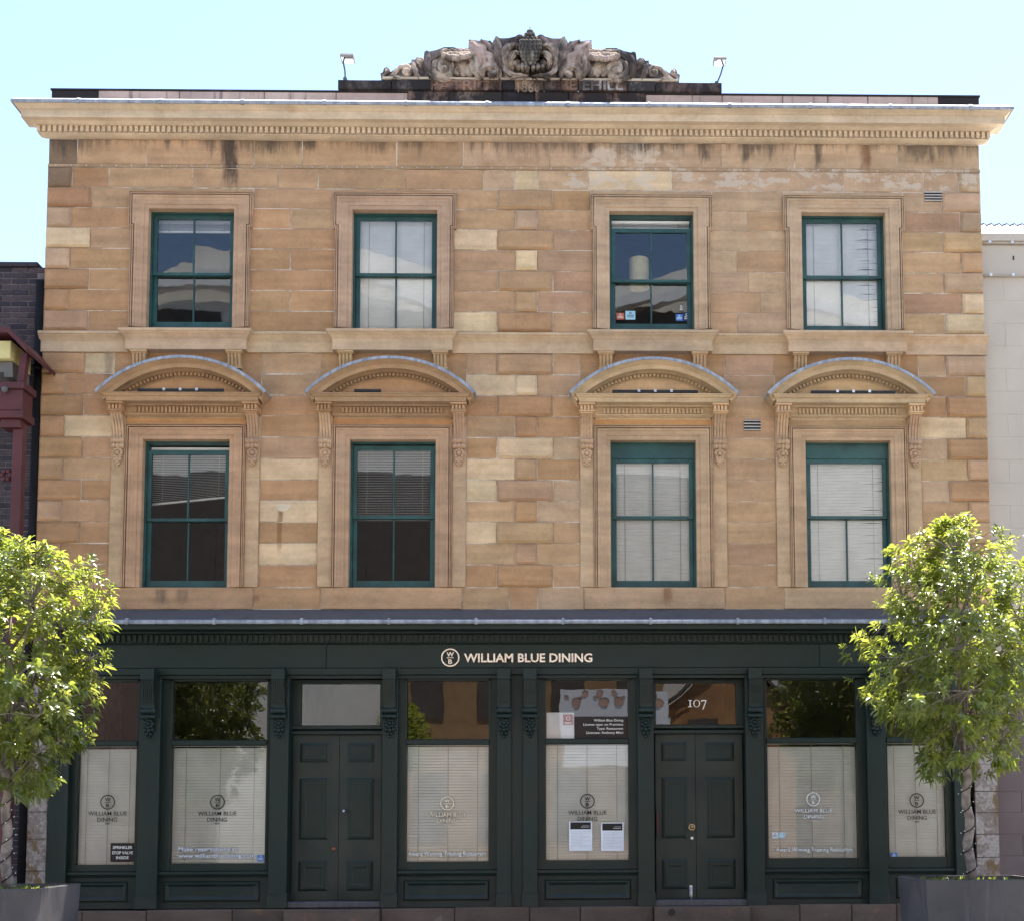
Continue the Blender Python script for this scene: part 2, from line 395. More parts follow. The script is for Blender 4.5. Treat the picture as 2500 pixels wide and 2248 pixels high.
def pave_mat():
    m = M('paving'); p = m.pos()
    br = m.n('TexBrick'); m.set(br.inputs['Vector'], p); br.inputs['Scale'].default_value = 1.6; br.inputs['Mortar Size'].default_value = .008
    br.inputs['Color1'].default_value = (.44, .43, .41, 1); br.inputs['Color2'].default_value = (.38, .37, .355, 1); br.inputs['Mortar'].default_value = (.12, .11, .1, 1)
    c = m.mix(1.0, br.outputs[0], m.ramp(m.noise(p, 3, 6), .3, .7, .8, 1.15), 'MULTIPLY')
    m.bsdf(c, .85, 0, .25, m.bump(m.noise(p, 90, 3), .2, .005)); return m.m
m_pave = pave_mat()
def leaf_mat():
    m = M('glossy_leaf'); p = m.pos()
    k = m.noise(p, 2.2, 3, .6); k2 = m.noise(p, 60.0, 1)
    c = m.mix(m.ramp(k, .3, .7), (.055, .080, .024), (.105, .125, .042)); c = m.mix(m.ramp(k2, .72, .78), c, (.16, .09, .02))
    t = m.mix(m.ramp(k, .3, .7), (.35, .45, .05), (.63, .65, .11)); t = m.mix(m.ramp(k2, .72, .78), t, (.5, .16, .04))
    pb = m.n('BsdfPrincipled'); m.set(pb.inputs['Base Color'], c); pb.inputs['Roughness'].default_value = .25; pb.inputs['Specular IOR Level'].default_value = .8
    tl = m.n('BsdfTranslucent'); m.set(tl.inputs[0], t)
    mx = m.n('MixShader'); mx.inputs[0].default_value = .45
    m.t.links.new(pb.outputs[0], mx.inputs[1]); m.t.links.new(tl.outputs[0], mx.inputs[2]); m.t.links.new(mx.outputs[0], m.out.inputs[0]); return m.m
m_leaf = leaf_mat()
m_steel = plain('polished_steel_lettering', (.93, .88, .80), .28, .85, .6, .08, 8)
m_print_light = plain('pale_print', (.80, .78, .72), .6, 0, .3, .03)
m_print_cream = plain('cream_print', (.82, .70, .52), .6, 0, .3, .05)
m_print_grey = plain('grey_print', (.36, .36, .34), .5, 0, .3, .2, 9)
m_print_dark = plain('black_print', (.012, .011, .011), .5, 0, .3, .1)
m_print_brown = plain('dark_brown_board', (.022, .013, .012), .5, 0, .3, .1)
m_red = plain('red_print', (.35, .025, .03), .5)
m_blue = plain('blue_print', (.05, .18, .50), .5)
m_ltblue = plain('light_blue_print', (.35, .58, .68), .5)
m_navy = plain('navy_print', (.02, .03, .10), .5)
m_orange = plain('orange_red_print', (.50, .13, .07), .5)
m_paper = plain('white_paper', (.74, .75, .80), .7, 0, .2, .04)
m_shade = plain('cream_lampshade', (.80, .72, .42), .8, 0, .2, .06)

# stone colours (real albedo)
def jit(c, a=.07):
    k = 1 + rnd.uniform(-a, a); return tuple(min(.9, v * k * t_ * (1 + rnd.uniform(-.02, .02))) for v, t_ in zip(c, (1.19, 1.095, 1.02)))
SC = {'b': (.335, .195, .098), 'r': (.300, .155, .080), 't': (.385, .255, .150), 'g': (.400, .300, .205), 'p': (.520, .410, .265), 'y': (.430, .305, .170),
      'o': (.400, .245, .125), 'd': (.205, .145, .100), 's': (.340, .215, .145), 'k': (.085, .065, .055)}

# ------------------------------------------------------------------ ground (the setting)
def struct(mb, name, mat):
    o = mb.build(name, mat); o['kind'] = 'structure'; return o
GZ = .10
b = MB(); b.box(-400, 400, -400, 400, -1.2, -.06); struct(b, 'ground', m_asphalt)
b = MB(); b.box(-90, 90, -13.0, -5.6, -.05, -.02); struct(b, 'road', m_asphalt)
b = MB(); b.box(-90, 90, -5.44, .3, -.05, GZ); struct(b, 'pavement', m_pave)
b = MB(); b.box(-90, 90, -24.2, -13.16, -.05, GZ); struct(b, 'far_pavement', m_pave)
b = MB(); b.cbox(-90, 90, -5.6, -5.44, -.05, GZ + .002, .02); struct(b, 'kerb', m_kerb)
b = MB(); b.box(-90, 90, -13.16, -13.0, -.05, GZ + .002); struct(b, 'far_kerb', m_kerb)
b = MB()
for i in range(-14, 15): b.box(i * 6.0, i * 6.0 + 3, -9.36, -9.24, -.018, -.014)
struct(b, 'road_centre_line', m_road_white)

# ------------------------------------------------------------------ the sandstone building
BL = thing('sandstone_building', 'wide three storey sandstone building with dark green shopfront and carved crest', 'building', (0, 0, GZ))
XL, XR = -7.50, 5.985
UC = [-5.433, -2.521, 1.180, 3.968]           # window centres
UH = .61
UZ0, UZ1, LZ0, LZ1 = 8.60, 10.385, 4.875, 7.007
ZU = [10.697, 10.397, 10.098, 9.796, 9.487, 9.184, 8.877, 8.578]
ZL = [8.262, 7.957, 7.650, 7.348, 7.041, 6.734, 6.428, 6.128, 5.824, 5.520, 5.215, 4.893]
ZB = 4.578
# backing wall with openings
xs = sorted([XL + .01, XR - .01] + [c + s * UH for c in UC for s in (-1, 1)]); zs = [4.42, LZ0, LZ1, UZ0, UZ1, 11.95]
b = MB()
for i in range(len(xs) - 1):
    for j in range(len(zs) - 1):
        if i % 2 == 1 and j in (1, 3): continue
        b.quad((xs[i], .0045, zs[j]), (xs[i + 1], .0045, zs[j]), (xs[i + 1], .0045, zs[j + 1]), (xs[i], .0045, zs[j + 1]))
for x in (XL + .01, XR - .01): b.quad((x, .006, GZ), (x, 9, GZ), (x, 9, 11.95), (x, .006, 11.95))
b.quad((XL, 9, GZ), (XR, 9, GZ), (XR, 9, 11.95), (XL, 9, 11.95))
b.build('wall', m_mortar, BL)
# rooms behind the windows
b = MB()
for z0, z1 in ((.42, 4.30), (4.45, 8.20), (8.32, 11.4)):
    b.quad((XL + .02, 3.6, z0), (XR - .02, 3.6, z0), (XR - .02, 3.6, z1), (XL + .02, 3.6, z1))
    b.quad((XL + .02, .26, z0), (XR - .02, .26, z0), (XR - .02, 3.6, z0), (XL + .02, 3.6, z0))
    b.quad((XL + .02, .26, z1), (XR - .02, .26, z1), (XR - .02, 3.6, z1), (XL + .02, 3.6, z1))
    for x in (-3.98, -.65, 2.57): b.quad((x, .30, z0), (x, 3.6, z0), (x, 3.6, z1), (x, .30, z1))
b.build('interior', m_dark, BL)
b = MB(); b.box(XL + .02, XR - .02, .5, 8.98, 11.42, 11.60); b.build('roof', m_lead, BL)

GAP = .0055
_mean = (.375, .262, .162)
for _k, _v in SC.items():
    if _k not in 'kdp': SC[_k] = tuple(v * .60 + m_ * .40 for v, m_ in zip(_v, _mean))
def stone(x0, x1, z0, z1, c, mat=None, name='stone', proj=0.0, ch=.006, y1=.05, gap=GAP):
    col = jit(SC[c]) if isinstance(c, str) else c
    b = MB(); pj = proj + rnd.uniform(-.0025, .0025)
    b.cbox(x0 + gap, x1 - gap, -pj, y1, z0 + gap, z1 - gap, ch)
    j = .0022
    for i in range(8): v = b.v[i]; b.v[i] = (v[0] + rnd.uniform(-j, j), v[1] + rnd.uniform(-.001, .001), v[2] + rnd.uniform(-j, j))
    return b.build(name, mat or m_stone, BL, color=col)
QP, QC = .040, .030                           # quoins stand proud with chamfered arrises
def quoin(x0, x1, z0, z1, c, mat=None): return stone(x0, x1, z0, z1, c, mat, 'quoin_stone', QP, QC)
def X(px, py=650): return A(px, py).x
# -- frieze course and the course below it
fz1, fz0 = 11.42, 11.04
xa = [115, 189, 357, 621, 738, 969, 1131, 1342, 1570, 1760, 1940, 2190, 2395]
ca = ['d', 't', 't', 't', 't', 't', 'g', 'g', 'g', 'g', 'g', 'g']
xw = [X(v, 370) for v in xa]; xw[0] = XL; xw[-1] = XR
for i, c in enumerate(ca): stone(xw[i], xw[i + 1], fz0, fz1, c, m_stone_top)
xb = [120, 176, 266, 470, 679, 777, 991, 1180, 1257, 1313, 1437, 1640, 1851, 2058, 2255, 2340, 2395]
cb = ['d', 'b', 't', 't', 't', 't', 't', 'g', 'p', 'g', 'p', 'g', 'g', 'g', 'g', 'g']
xw = [X(v, 430) for v in xb]; xw[0] = XL; xw[-1] = XR
for i, c in enumerate(cb):
    (quoin if i in (0, len(cb) - 1) else stone)(xw[i], xw[i + 1], ZU[0], fz0 - .045, c, m_stone_top)
b = MB(); b.box(XL, XR, -.012, .02, fz0 - .043, fz0 - .003); b.build('band_course', m_stone_top, BL, color=SC['t'])
b = MB()
for i in range(62):
    xx = XL + .12 + i * .2155
    b.ball((xx, -.014, fz0 - .022), .011, 6, 4)
b.build('bolt_heads', m_alu, BL, kind='stuff')
# -- upper storey
AO = .235                                      # half-width of architrave beyond the opening
QLs, QLb = X(171, 630), X(219, 630); QRs, QRb = X(2346, 630), X(2303, 630)
CB0, CB1, CS0, CS1 = X(1214, 650), X(1350, 650), X(1258, 650), X(1312, 650)
LFu = [('r', 't'), ('g', 'b'), ('p', 't'), ('g', 'o'), ('b', 'b'), ('b', 'b'), ('s', 'b')]
M12 = [('t',), ('o', 'y'), ('b',), ('b', 'b'), ('b',), ('o', 'b'), ('b',)]
CNu = [('t', 't', 'b'), ('t', 'g', 't'), ('p', 't', 's'), ('t', 'p', 's'), ('t', 't', 's'), ('t', 't', 's'), ('p', 'b', 't')]
M34 = [('g',), ('g', 't'), ('g',), ('g', 't'), ('g', 'g'), ('t', 'g'), ('t', 'g')]
RTu = [('g', 'g'), ('s', 'g'), ('y', 'y'), ('y', 't'), ('y', 'g'), ('s', 'p'), ('y', 'p')]
for k in range(7):
    z1, z0 = ZU[k], ZU[k + 1]
    big = k % 2 == 0
    q = QLb if big else QLs
    quoin(XL, q, z0, z1, LFu[k][0]); stone(q, UC[0] - UH - AO - (.035 if k == 0 else 0), z0, z1, LFu[k][1])
    a, e = UC[0] + UH + AO + (.035 if k == 0 else 0), UC[1] - UH - AO - (.035 if k == 0 else 0)
    r = M12[k]
    if len(r) == 1: stone(a, e, z0, z1, r[0])
    else: mid = X(709, 640); stone(a, mid, z0, z1, r[0]); stone(mid, e, z0, z1, r[1])
    a, e = UC[1] + UH + AO + (.035 if k == 0 else 0), UC[2] - UH - AO - (.035 if k == 0 else 0)
    q0, q1 = (CB0, CB1) if big else (CS0, CS1)
    stone(a, q0, z0, z1, CNu[k][0]); quoin(q0, q1, z0, z1, CNu[k][1]); stone(q1, e, z0, z1, CNu[k][2])
    a, e = UC[2] + UH + AO + (.035 if k == 0 else 0), UC[3] - UH - AO - (.035 if k == 0 else 0)
    r = M34[k]
    if len(r) == 1: stone(a, e, z0, z1, r[0], gap=.0025)
    else: mid = a + (e - a) * (.35 + .3 * (k % 3) / 2); stone(a, mid, z0, z1, r[0], gap=.0022); stone(mid, e, z0, z1, r[1], gap=.0022)
    a = UC[3] + UH + AO + (.035 if k == 0 else 0); q = QRb if big else QRs
    stone(a, q, z0, z1, RTu[k][0]); quoin(q, XR, z0, z1, RTu[k][1])
# lintel stones over the upper windows
for c in UC: stone(c - UH - AO - .035, c + UH + AO + .035, UZ1 + .232, ZU[0], 't' if c < 0 else 'g', m_stone_top)
# -- first floor
PW = .43                                       # opening edge to outer edge of the flanking strips
LFl = [('b', 'p'), ('b', 'b'), ('b', 'b'), ('b', 'p'), ('b', 't'), ('t', 't'), ('b', 'b'), ('s', 't'), ('b', 'b'), ('b', 'b'), ('t', 'b')]
M12l = ['t', 't', 'b', 'b', 's', 'p', 'b', 'p', 'b', 'p', 'b']
CNl = [('t', 't', 't'), ('p', 'p', 't'), ('b', 'b', 'o'), ('t', 'b', 'b'), ('b', 'p', 'g'), ('p', 't', 'b'), ('p', 's', 'g'), ('y', 'b', 'g'), ('p', 'y', 't'), ('y', 's', 't'), ('b', 'b', 't')]
M34l = ['s', 't', 'y', 't', 'y', 't', 't', 'y', 't', 's', 't']
RTl = [('t', 'g'), ('b', 'y'), ('b', 'b'), ('p', 'y'), ('g', 'b'), ('y', 't'), ('g', 'b'), ('t', 't'), ('t', 'y'), ('y', 'b'), ('t', 'b')]
lqb, lqs = X(203, 1010), X(157, 1040); rqb, rqs = X(2312, 1040), X(2359, 1040)
for k in range(11):
    z1, z0 = ZL[k], ZL[k + 1]; big = k % 2 == 0
    pw = PW
    q = lqb if big else lqs
    quoin(XL, q, z0, z1, LFl[k][0]); stone(q, UC[0] - UH - pw, z0, z1, LFl[k][1])
    stone(UC[0] + UH + pw, UC[1] - UH - pw, z0, z1, M12l[k])
    q0, q1 = (CB0, CB1) if big else (CS0, CS1)
    stone(UC[1] + UH + pw, q0, z0, z1, CNl[k][0]); quoin(q0, q1, z0, z1, CNl[k][1]); stone(q1, UC[2] - UH - pw, z0, z1, CNl[k][2])
    stone(UC[2] + UH + pw, UC[3] - UH - pw, z0, z1, M34l[k], gap=.0028)
    q = rqb if big else rqs
    stone(UC[3] + UH + pw, q, z0, z1, RTl[k][0]); quoin(q, XR, z0, z1, RTl[k][1])
# base course under the first floor
xb = [90, 268, 618, 783, 1128, 1243, 1313, 1426, 1770, 1914, 2240, 2420]
xw = [X(v, 1458) for v in xb]; xw[0] = XL; xw[-1] = XR
for i, c in enumerate(['b', 't', 'b', 't', 't', 'b', 'g', 'g', 't', 'g', 't']):
    sill = i in (1, 3, 7, 9)
    stone(xw[i], xw[i + 1], ZB, ZL[-1], c, proj=.02 if sill else 0, name='window_sill' if sill else 'stone', y1=.22 if sill else .05)
for c in UC:                                  # stone lining in the slots behind pilaster strips and under the upper sills
    b = MB(); b.box(c - UH - PW + .004, c + UH + PW - .004, .0, .05, 7.045, 8.262); b.build('stone', m_trim, BL, color=jit(SC['b']))
# corner stone piers beside the shopfront
for x0, x1, px in ((XL, X(118, 1930), 0), (X(2380, 1930), XR, 1)):
    lv = [4.57, 4.05, 3.5, 2.95, 2.38, 2.0, 1.70, 1.40, 1.08, .43] if px else [4.57, 4.0, 3.4, 2.8, 2.25, 1.76, 1.38, .95, .43]
    for i in range(len(lv) - 1): stone(x0, x1, lv[i + 1], lv[i], ('g', 't', 'g', 'p')[i % 4] if not px else ('y', 'b', 'p', 'y')[i % 4], m_flaking, gap=.003)
# -- mortar patch (old lamp fixing)
b = MB(); c = A(691, 1236); b.extrude([(c.x + .105 * math.cos(t), c.z + .035 + .105 * math.sin(t)) for t in [PI + PI * k / 14 for k in range(15)]], -.006, .004); b.build('mortar_patch', m_trim, BL, color=(.60, .50, .36))

# -- string course and upper sills
b = MB()
segs = [XL - .03, UC[0] - UH - .225, UC[0] + UH + .225, UC[1] - UH - .225, UC[1] + UH + .225, UC[2] - UH - .225, UC[2] + UH + .225, UC[3] - UH - .225, UC[3] + UH + .225, XR + .03]
prof = [(.0, 8.575), (.10, 8.541), (.10, 8.505), (.085, 8.50), (.082, 8.487), (.06, 8.462), (.045, 8.44), (.03, 8.415), (.03, 8.262), (0, 8.262)]
for i in range(0, 9, 2):
    b = MB(); b.cornice(segs[i], segs[i + 1], prof, 0, left=False, right=False); b.build('string_course', m_trim, BL, color=jit((.43, .335, .225), .06))
for i, c in enumerate(UC):
    s = MB(); pr = [(.0, 8.60), (.215, 8.546), (.215, 8.508), (.20, 8.503), (.195, 8.49), (.165, 8.465), (.15, 8.44), (.135, 8.422), (.135, 8.266), (0, 8.266)]
    s.cornice(c - UH - .105, c + UH + .105, pr); s.box(c - UH, c + UH, .0, .2, 8.50, 8.625)
    sill = s.build('window_sill', m_trim, BL, color=jit((.42, .325, .225), .05))
    for sx in (-1, 1):
        b = MB(); xc = c + sx * (UH + .06)
        b.cbox(xc - .118, xc + .118, -.132, 0, 8.232, 8.264, .004); b.cbox(xc - .108, xc + .108, -.118, 0, 8.215, 8.232, .004)
        for k in range(4): b.yzprism([(.0, 8.215), (-.105, 8.215), (-.09, 8.13), (-.07, 8.04), (0, 8.04)], xc - .092 + k * .05, xc - .062 + k * .05)
        b.yzprism([(.0, 8.215), (-.085, 8.215), (-.07, 8.13), (-.05, 8.04), (0, 8.04)], xc - .095, xc + .095)
        b.cbox(xc - .105, xc + .105, -.08, 0, 8.01, 8.04, .004)
        b.build('bracket', m_trim, sill, color=jit(SC['y'], .05))

# -- window surrounds
def surround(c, z0, z1, eared, col):
    b = MB(); xl, xr = c - UH, c + UH
    path = [(xl, z0), (xl, z1), (xr, z1), (xr, z0)]
    # left of an upward path is outward here
    inner = [(0, .24), (0, -.012), (.055, -.012), (.055, -.020), (.062, -.026), (.115, -.026), (.115, .0)]
    b.sweep(path, inner)
    o = AO; band = [(-.125, 0), (-.125, -.030), (-.09, -.036), (-.075, -.05), (-.050, -.052), (-.047, -.012), (-.036, -.012), (-.034, -.056), (-.020, -.056), (-.018, -.03), (-.011, -.03), (-.009, -.062), (0, -.062), (0, 0)]
    if eared:
        e, h = .035, z1 + o - .53
        op = [(xl - o, z0), (xl - o, h), (xl - o - e, h), (xl - o - e, z1 + o), (xr + o + e, z1 + o), (xr + o + e, h), (xr + o, h), (xr + o, z0)]
        b.box(xl - o - e + .02, xl - o + .12, -.028, 0, h + .10, z1 + o - .05); b.box(xr + o - .12, xr + o + e - .02, -.028, 0, h + .10, z1 + o - .05)
    else: op = [(xl - o, z0), (xl - o, z1 + o - .03), (xr + o, z1 + o - .03), (xr + o, z0)]
    b.sweep(op, band)
    return b.build('window_surround', m_trim, BL, color=col)
WC = [(.455, .295, .185), (.445, .295, .195), (.495, .345, .22), (.495, .35, .225)]
for i, c in enumerate(UC):
    surround(c, 8.63, UZ1, True, WC[i]); surround(c, LZ0 + .016, LZ1, False, [(.455, .28, .168), (.44, .28, .172), (.475, .32, .195), (.475, .32, .195)][i])
    for sx in (-1, 1):                        # plain strips that carry the consoles
        b = MB(); x0 = c + sx * (UH + AO + .004); x1 = c + sx * (UH + PW)
        b.cbox(min(x0, x1), max(x0, x1), -.03, .04, LZ0 + .02, 7.62, .004); b.build('pilaster_strip', m_trim, BL, color=jit((.42, .31, .20), .08))

# -- windows
def sash(parent, x0, x1, z0, z1, y, bar=True, top=.06, bot=.085, st=.055, glass=m_glass):
    b = MB(); d = .04
    b.box(x0, x0 + st, y, y + d, z0, z1); b.box(x1 - st, x1, y, y + d, z0, z1)
    b.box(x0 + st, x1 - st, y, y + d, z0, z0 + bot); b.box(x0 + st, x1 - st, y, y + d, z1 - top, z1)
    s = b.build('sash', m_wgreen, parent)
    xm = (x0 + x1) / 2; n = 2 if bar else 1
    if bar:
        b = MB(); b.cbox(xm - .011, xm + .011, y + .002, y + d - .004, z0 + bot, z1 - top, .004); b.build('glazing_bar', m_wgreen, parent)
    ed = [x0 + st, xm - .008, xm + .008, x1 - st] if bar else [x0 + st, x1 - st]
    for k in range(n):
        a, e = ed[2 * k], ed[2 * k + 1]; t1, t2 = rnd.uniform(-.002, .002), rnd.uniform(-.002, .002)
        b = MB(); yy = y + .02
        b.quad((a, yy + t1, z0 + bot), (e, yy - t1, z0 + bot), (e, yy - t1 + t2, z1 - top), (a, yy + t1 + t2, z1 - top)); b.build('pane', glass, parent)
def window(c, z0, z1, meet, drop=0.0, head=0.0, upbar=True, bot=.085):
    x0, x1 = c - UH, c + UH; y = .11
    b = MB(); t = .03
    b.box(x0, x0 + t, y, .24, z0, z1); b.box(x1 - t, x1, y, .24, z0, z1); b.box(x0 + t, x1 - t, y, .24, z1 - t, z1); b.box(x0 + t, x1 - t, y - .02, .24, z0, z0 + .03)
    wn = b.build('window', m_wgreen, BL)
    zt = z1 - t - .003 - drop
    if head:
        p = MB(); p.box(x0 + t, x1 - t, .118, .15, z1 - t - head, z1 - t)
        n = 26
        for r in range(3):
            for q in range(n):
                if (q % 7) == 6: continue
                xx = x0 + .09 + q * (x1 - x0 - .18) / (n - 1); p.disc((xx, .1165, z1 - t - .07 - r * .04), .006, 6, d=.002)
        for q in (1, 2): p.box(x0 + (x1 - x0) * q / 3 - .002, x0 + (x1 - x0) * q / 3 + .002, .1165, .118, z1 - t - head + .01, z1 - t - .01)
        p.build('vent_board', m_wgreen, wn); zt = z1 - t - head - .003
    sash(wn, x0 + t + .004, x1 - t - .004, meet - .02, zt, .13, upbar, bot=.04)
    sash(wn, x0 + t + .004, x1 - t - .004, z0 + .032, meet + .02, .178, True, top=.04, bot=bot)
    return wn
um = 9.475
window(UC[0], 8.645, UZ1, um, bot=.105); window(UC[1], 8.60, UZ1, um + .005, bot=.05); window(UC[2], 8.645, UZ1, um - .07, drop=.16, bot=.105); window(UC[3], 8.645, UZ1, um - .0)
window(UC[0], LZ0, LZ1, 5.885, drop=.09, bot=.11); window(UC[1], LZ0, LZ1, 5.925, drop=.02, bot=.11); window(UC[2], LZ0, LZ1, 5.925, head=.20, bot=.11); window(UC[3], LZ0, LZ1, 5.93, head=.20, upbar=False, bot=.11)

# -- hooded pediments over the first-floor windows
HC = [(.41, .262, .148), (.40, .26, .15), (.52, .375, .225), (.52, .38, .235)]
def arc_pts(c, hw, zt, za, n=36):
    h = za - zt; R = (hw * hw + h * h) / (2 * h); a = math.asin(hw / R)
    return [(c + R * math.sin(-a + 2 * a * i / n), za - R + R * math.cos(-a + 2 * a * i / n)) for i in range(n + 1)], R, a, za - R
HY = .33
def scroll_console(parent, xc, zt, h, wd, proj, mat, col, floral=True, name='console'):
    """S-shaped bracket with flutes, rolled foot and a flower drop"""
    b = MB(); zf = zt - h
    side = []
    for i in range(13):
        t = i / 12
        yy = -(proj * (1 - t) ** 1.6 * .80 + proj * .20 + .028 * math.sin(t * PI * 1.0) * -1)
        side.append((yy, zt - t * (h - .04)))
    body = [(0, zt)] + side + [(0, zf + .04)]
    b.yzprism(body, xc - wd / 2 + .012, xc + wd / 2 - .012)
    k = 4; st = wd / (k * 1.0)
    for i in range(k):
        x0 = xc - wd / 2 + i * st + st * .16
        b.yzprism([(0, zt)] + [(y - .014, z) for y, z in side] + [(0, zf + .04)], x0, x0 + st * .68)
    for q, (zz, rr) in enumerate(((zf + .035, .05), (zf - .035, .042))):
        pts = [(xc - wd / 2 - .004, -proj * .22 - .005, zz), (xc - wd * .18, -proj * .24 - .012, zz), (xc + wd * .18, -proj * .24 - .012, zz), (xc + wd / 2 + .004, -proj * .22 - .005, zz)]
        b.tube(pts, [rr, rr * .8, rr * .8, rr], 10, True)
        for s in (-.30, 0, .30): b.ball((xc + s * wd, -proj * .24 - .04, zz), .026, 7, 5, (.9, .8, 1.3))
    if floral:
        z = zf - .10
        b.ball((xc, -.07, z - .04), .034, 8, 6)
        for i in range(8):
            a = 2 * PI * i / 8; b.ball((xc + .053 * math.cos(a), -.055, z - .04 + .058 * math.sin(a)), .027, 7, 5, (1, 1, 1))
        for (dx, dz, r) in ((-.035, -.13, .03), (.035, -.13, .03), (0, -.155, .032), (0, -.115, .03), (-.022, -.19, .022), (.022, -.19, .022), (0, -.215, .02), (-.06, -.02, .02), (.06, -.02, .02)):
            b.ball((xc + dx, -.06, z + dz), r, 7, 5, (1, 1, 1.1))
        b.extrude([(xc - .06, z + .03), (xc + .06, z + .03), (xc + .055, z - .15), (xc + .02, z - .225), (xc - .02, z - .225), (xc - .055, z - .15)], -.018, 0)
    return b.build(name, mat, parent, color=col)
for i, c in enumerate(UC):
    tipz, apz = A(1250, 957, -HY).z, A(1250, 871, -HY).z
    hw = 1.19
    pts, R, a, zc = arc_pts(c, hw, tipz, apz)
    b = MB()
    b.sweep(pts, [(-.015, 0), (-.015, -HY), (-.045, -HY + .005), (-.07, -HY + .055), (-.075, -HY + .06), (-.08, -HY + .075), (-.140, -HY + .08), (-.140, -.15), (-.150, -.125), (-.155, -.06), (-.205, -.06), (-.208, -.045), (-.228, -.03), (-.228, 0)])
    hood = b.build('window_hood', m_trim, BL, color=HC[i])
    b = MB(); b.sweep(pts, [(-.012, .0), (.004, -.01), (.004, -HY - .012), (-.038, -HY - .016), (-.036, -HY - .002)])
    for t in (9, 27):                          # standing seams in the lead
        p, q = Vector(pts[t]), Vector(pts[t + 1]); d = (q - p).normalized(); nn = Vector((-d.y, d.x))
        cs = [p + nn * .016 - d * .014, p + nn * .016 + d * .014, p - nn * .044 + d * .014, p - nn * .044 - d * .014]
        b.extrude([(v.x, v.y) for v in cs], -HY - .024, -HY - .012); 
    b.build('lead_flashing', m_lead, hood)
    b = MB(); n = 34                            # curved dentil course
    for k in range(n):
        t0 = -a * .80 + 2 * a * .80 * k / n; t1 = t0 + 2 * a * .80 / n * .62
        r0, r1 = R - .200, R - .158
        b.extrude([(c + r0 * math.sin(t0), zc + r0 * math.cos(t0)), (c + r0 * math.sin(t1), zc + r0 * math.cos(t1)), (c + r1 * math.sin(t1), zc + r1 * math.cos(t1)), (c + r1 * math.sin(t0), zc + r1 * math.cos(t0))], -.100, -.056)
    b.build('dentil_course', m_trim, hood, color=HC[i], kind='stuff')
    inn = [(x, z) for x, z in [(c + (R - .218) * math.sin(t), zc + (R - .218) * math.cos(t)) for t in [-a * .99 + 2 * a * .99 * k / 20 for k in range(21)]] if z > tipz - .06]
    b = MB(); b.extrude([(inn[0][0], tipz - .08)] + inn + [(inn[-1][0], tipz - .08)], -.03, .0); b.build('tympanum', m_trim, hood, color=jit(HC[i]))
    # horizontal cornice
    z = tipz - .01
    pr = [(.0, z + .02), (.315, z), (.315, z - .012), (.30, z - .015), (.285, z - .04), (.265, z - .048), (.262, z - .052), (.255, z - .105), (.12, z - .107), (.115, z - .125), (.07, z - .130), (.07, z - .225), (.085, z - .228), (.085, z - .243), (.05, z - .262), (.03, z - .262), (.03, z - .29), (0, z - .29)]
    xo = UH + AO - .045
    b = MB(); b.cornice(c - xo, c + xo, pr); b.build('cornice_shelf', m_trim, hood, color=HC[i])
    b = MB()
    for k in range(27):
        x0 = c - xo + .09 + k * (2 * xo - .18 - .03) / 26; b.box(x0, x0 + .03, -.10, -.069, z - .218, z - .140)
    b.build('dentil_course', m_trim, hood, color=HC[i], kind='stuff')
    b = MB(); b.box(c - UH - AO, c + UH + AO, -.02, .0, LZ1 + AO - .028, z - .288); b.build('frieze', m_trim, hood, color=jit((.42, .235, .105) if i < 3 else SC['y'], .05))
    for sx in (-1, 1):
        xc = c + sx * (UH + .335)
        b = MB()
        for hwid, dep, za_, zb_ in ((.115, .245, z - .108, z - .135), (.092, .185, z - .135, z - .212), (.108, .225, z - .212, z - .232), (.095, .20, z - .232, z - .25)): b.cbox(xc - hwid, xc + hwid, -dep, .0, zb_, za_, .004)
        for k in range(4): b.box(xc - .09 + k * .0485, xc - .09 + k * .0485 + .030, -.218, -.18, z - .207, z - .140)
        b.build('capital', m_trim, hood, color=jit(HC[i], .04))
        scroll_console(hood, xc, z - .25, .40, .165, .17, m_trim, jit((.42, .30, .20) if sx < 0 or i == 1 else (.40, .28, .19), .05))

# -- main cornice
cz = A(360, 245, -.383).z
xc0, xc1 = XL, XR
b = MB()
def zz(py, Y): return A(360, py, Y).z
P0 = zz(252, -.375)
prof = [(.0, cz + .02), (.372, cz - .005), (.372, P0), (.365, P0 - .004), (.35, P0 - .018), (.32, P0 - .035), (.308, P0 - .048), (.302, P0 - .05), (.302, P0 - .058), (.290, P0 - .060), (.286, 11.588), (.20, 11.584), (.19, 11.578), (.155, 11.562), (.145, 11.555), (.095, 11.552), (.095, 11.457), (.112, 11.454), (.112, 11.443), (.07, 11.428), (.04, 11.420), (.0, 11.417)]
b.cornice(xc0, xc1, prof)
CO = b.build('cornice', m_trim, BL, color=(.60, .465, .32))
b = MB(); n = 178; zt = 11.548
for k in range(n):
    x0 = xc0 - .12 + k * (xc1 - xc0 + .24 - .045) / (n - 1); b.box(x0, x0 + .043, -.140, -.094, 11.462, zt)
b.build('dentil_course', m_trim, CO, color=(.60, .465, .32), kind='stuff')
b = MB(); pr = [(.335, cz + .042), (.348, cz + .039), (.391, cz - .002), (.393, P0 + .006), (.388, P0 - .006), (.375, P0 - .008)]
b.cornice(xc0, xc1, pr, close=False)
b.quad((xc0 - .34, -.34, cz + .041), (xc1 + .34, -.34, cz + .041), (xc1 + .3, .09, cz + .045), (xc0 - .3, .09, cz + .045))
b.build('lead_flashing', m_lead, CO)
for k in range(12):
    b = MB(); xx = xc0 + .55 + k * (1.0 if True else 0) * 1.155; b.cornice(xx - .022, xx + .022, [(.34, cz + .052), (.36, cz + .040), (.402, cz + .0), (.400, P0 - .012), (.38, P0 - .012)], left=False, right=False); b.build('flashing_clip', m_lead, CO)

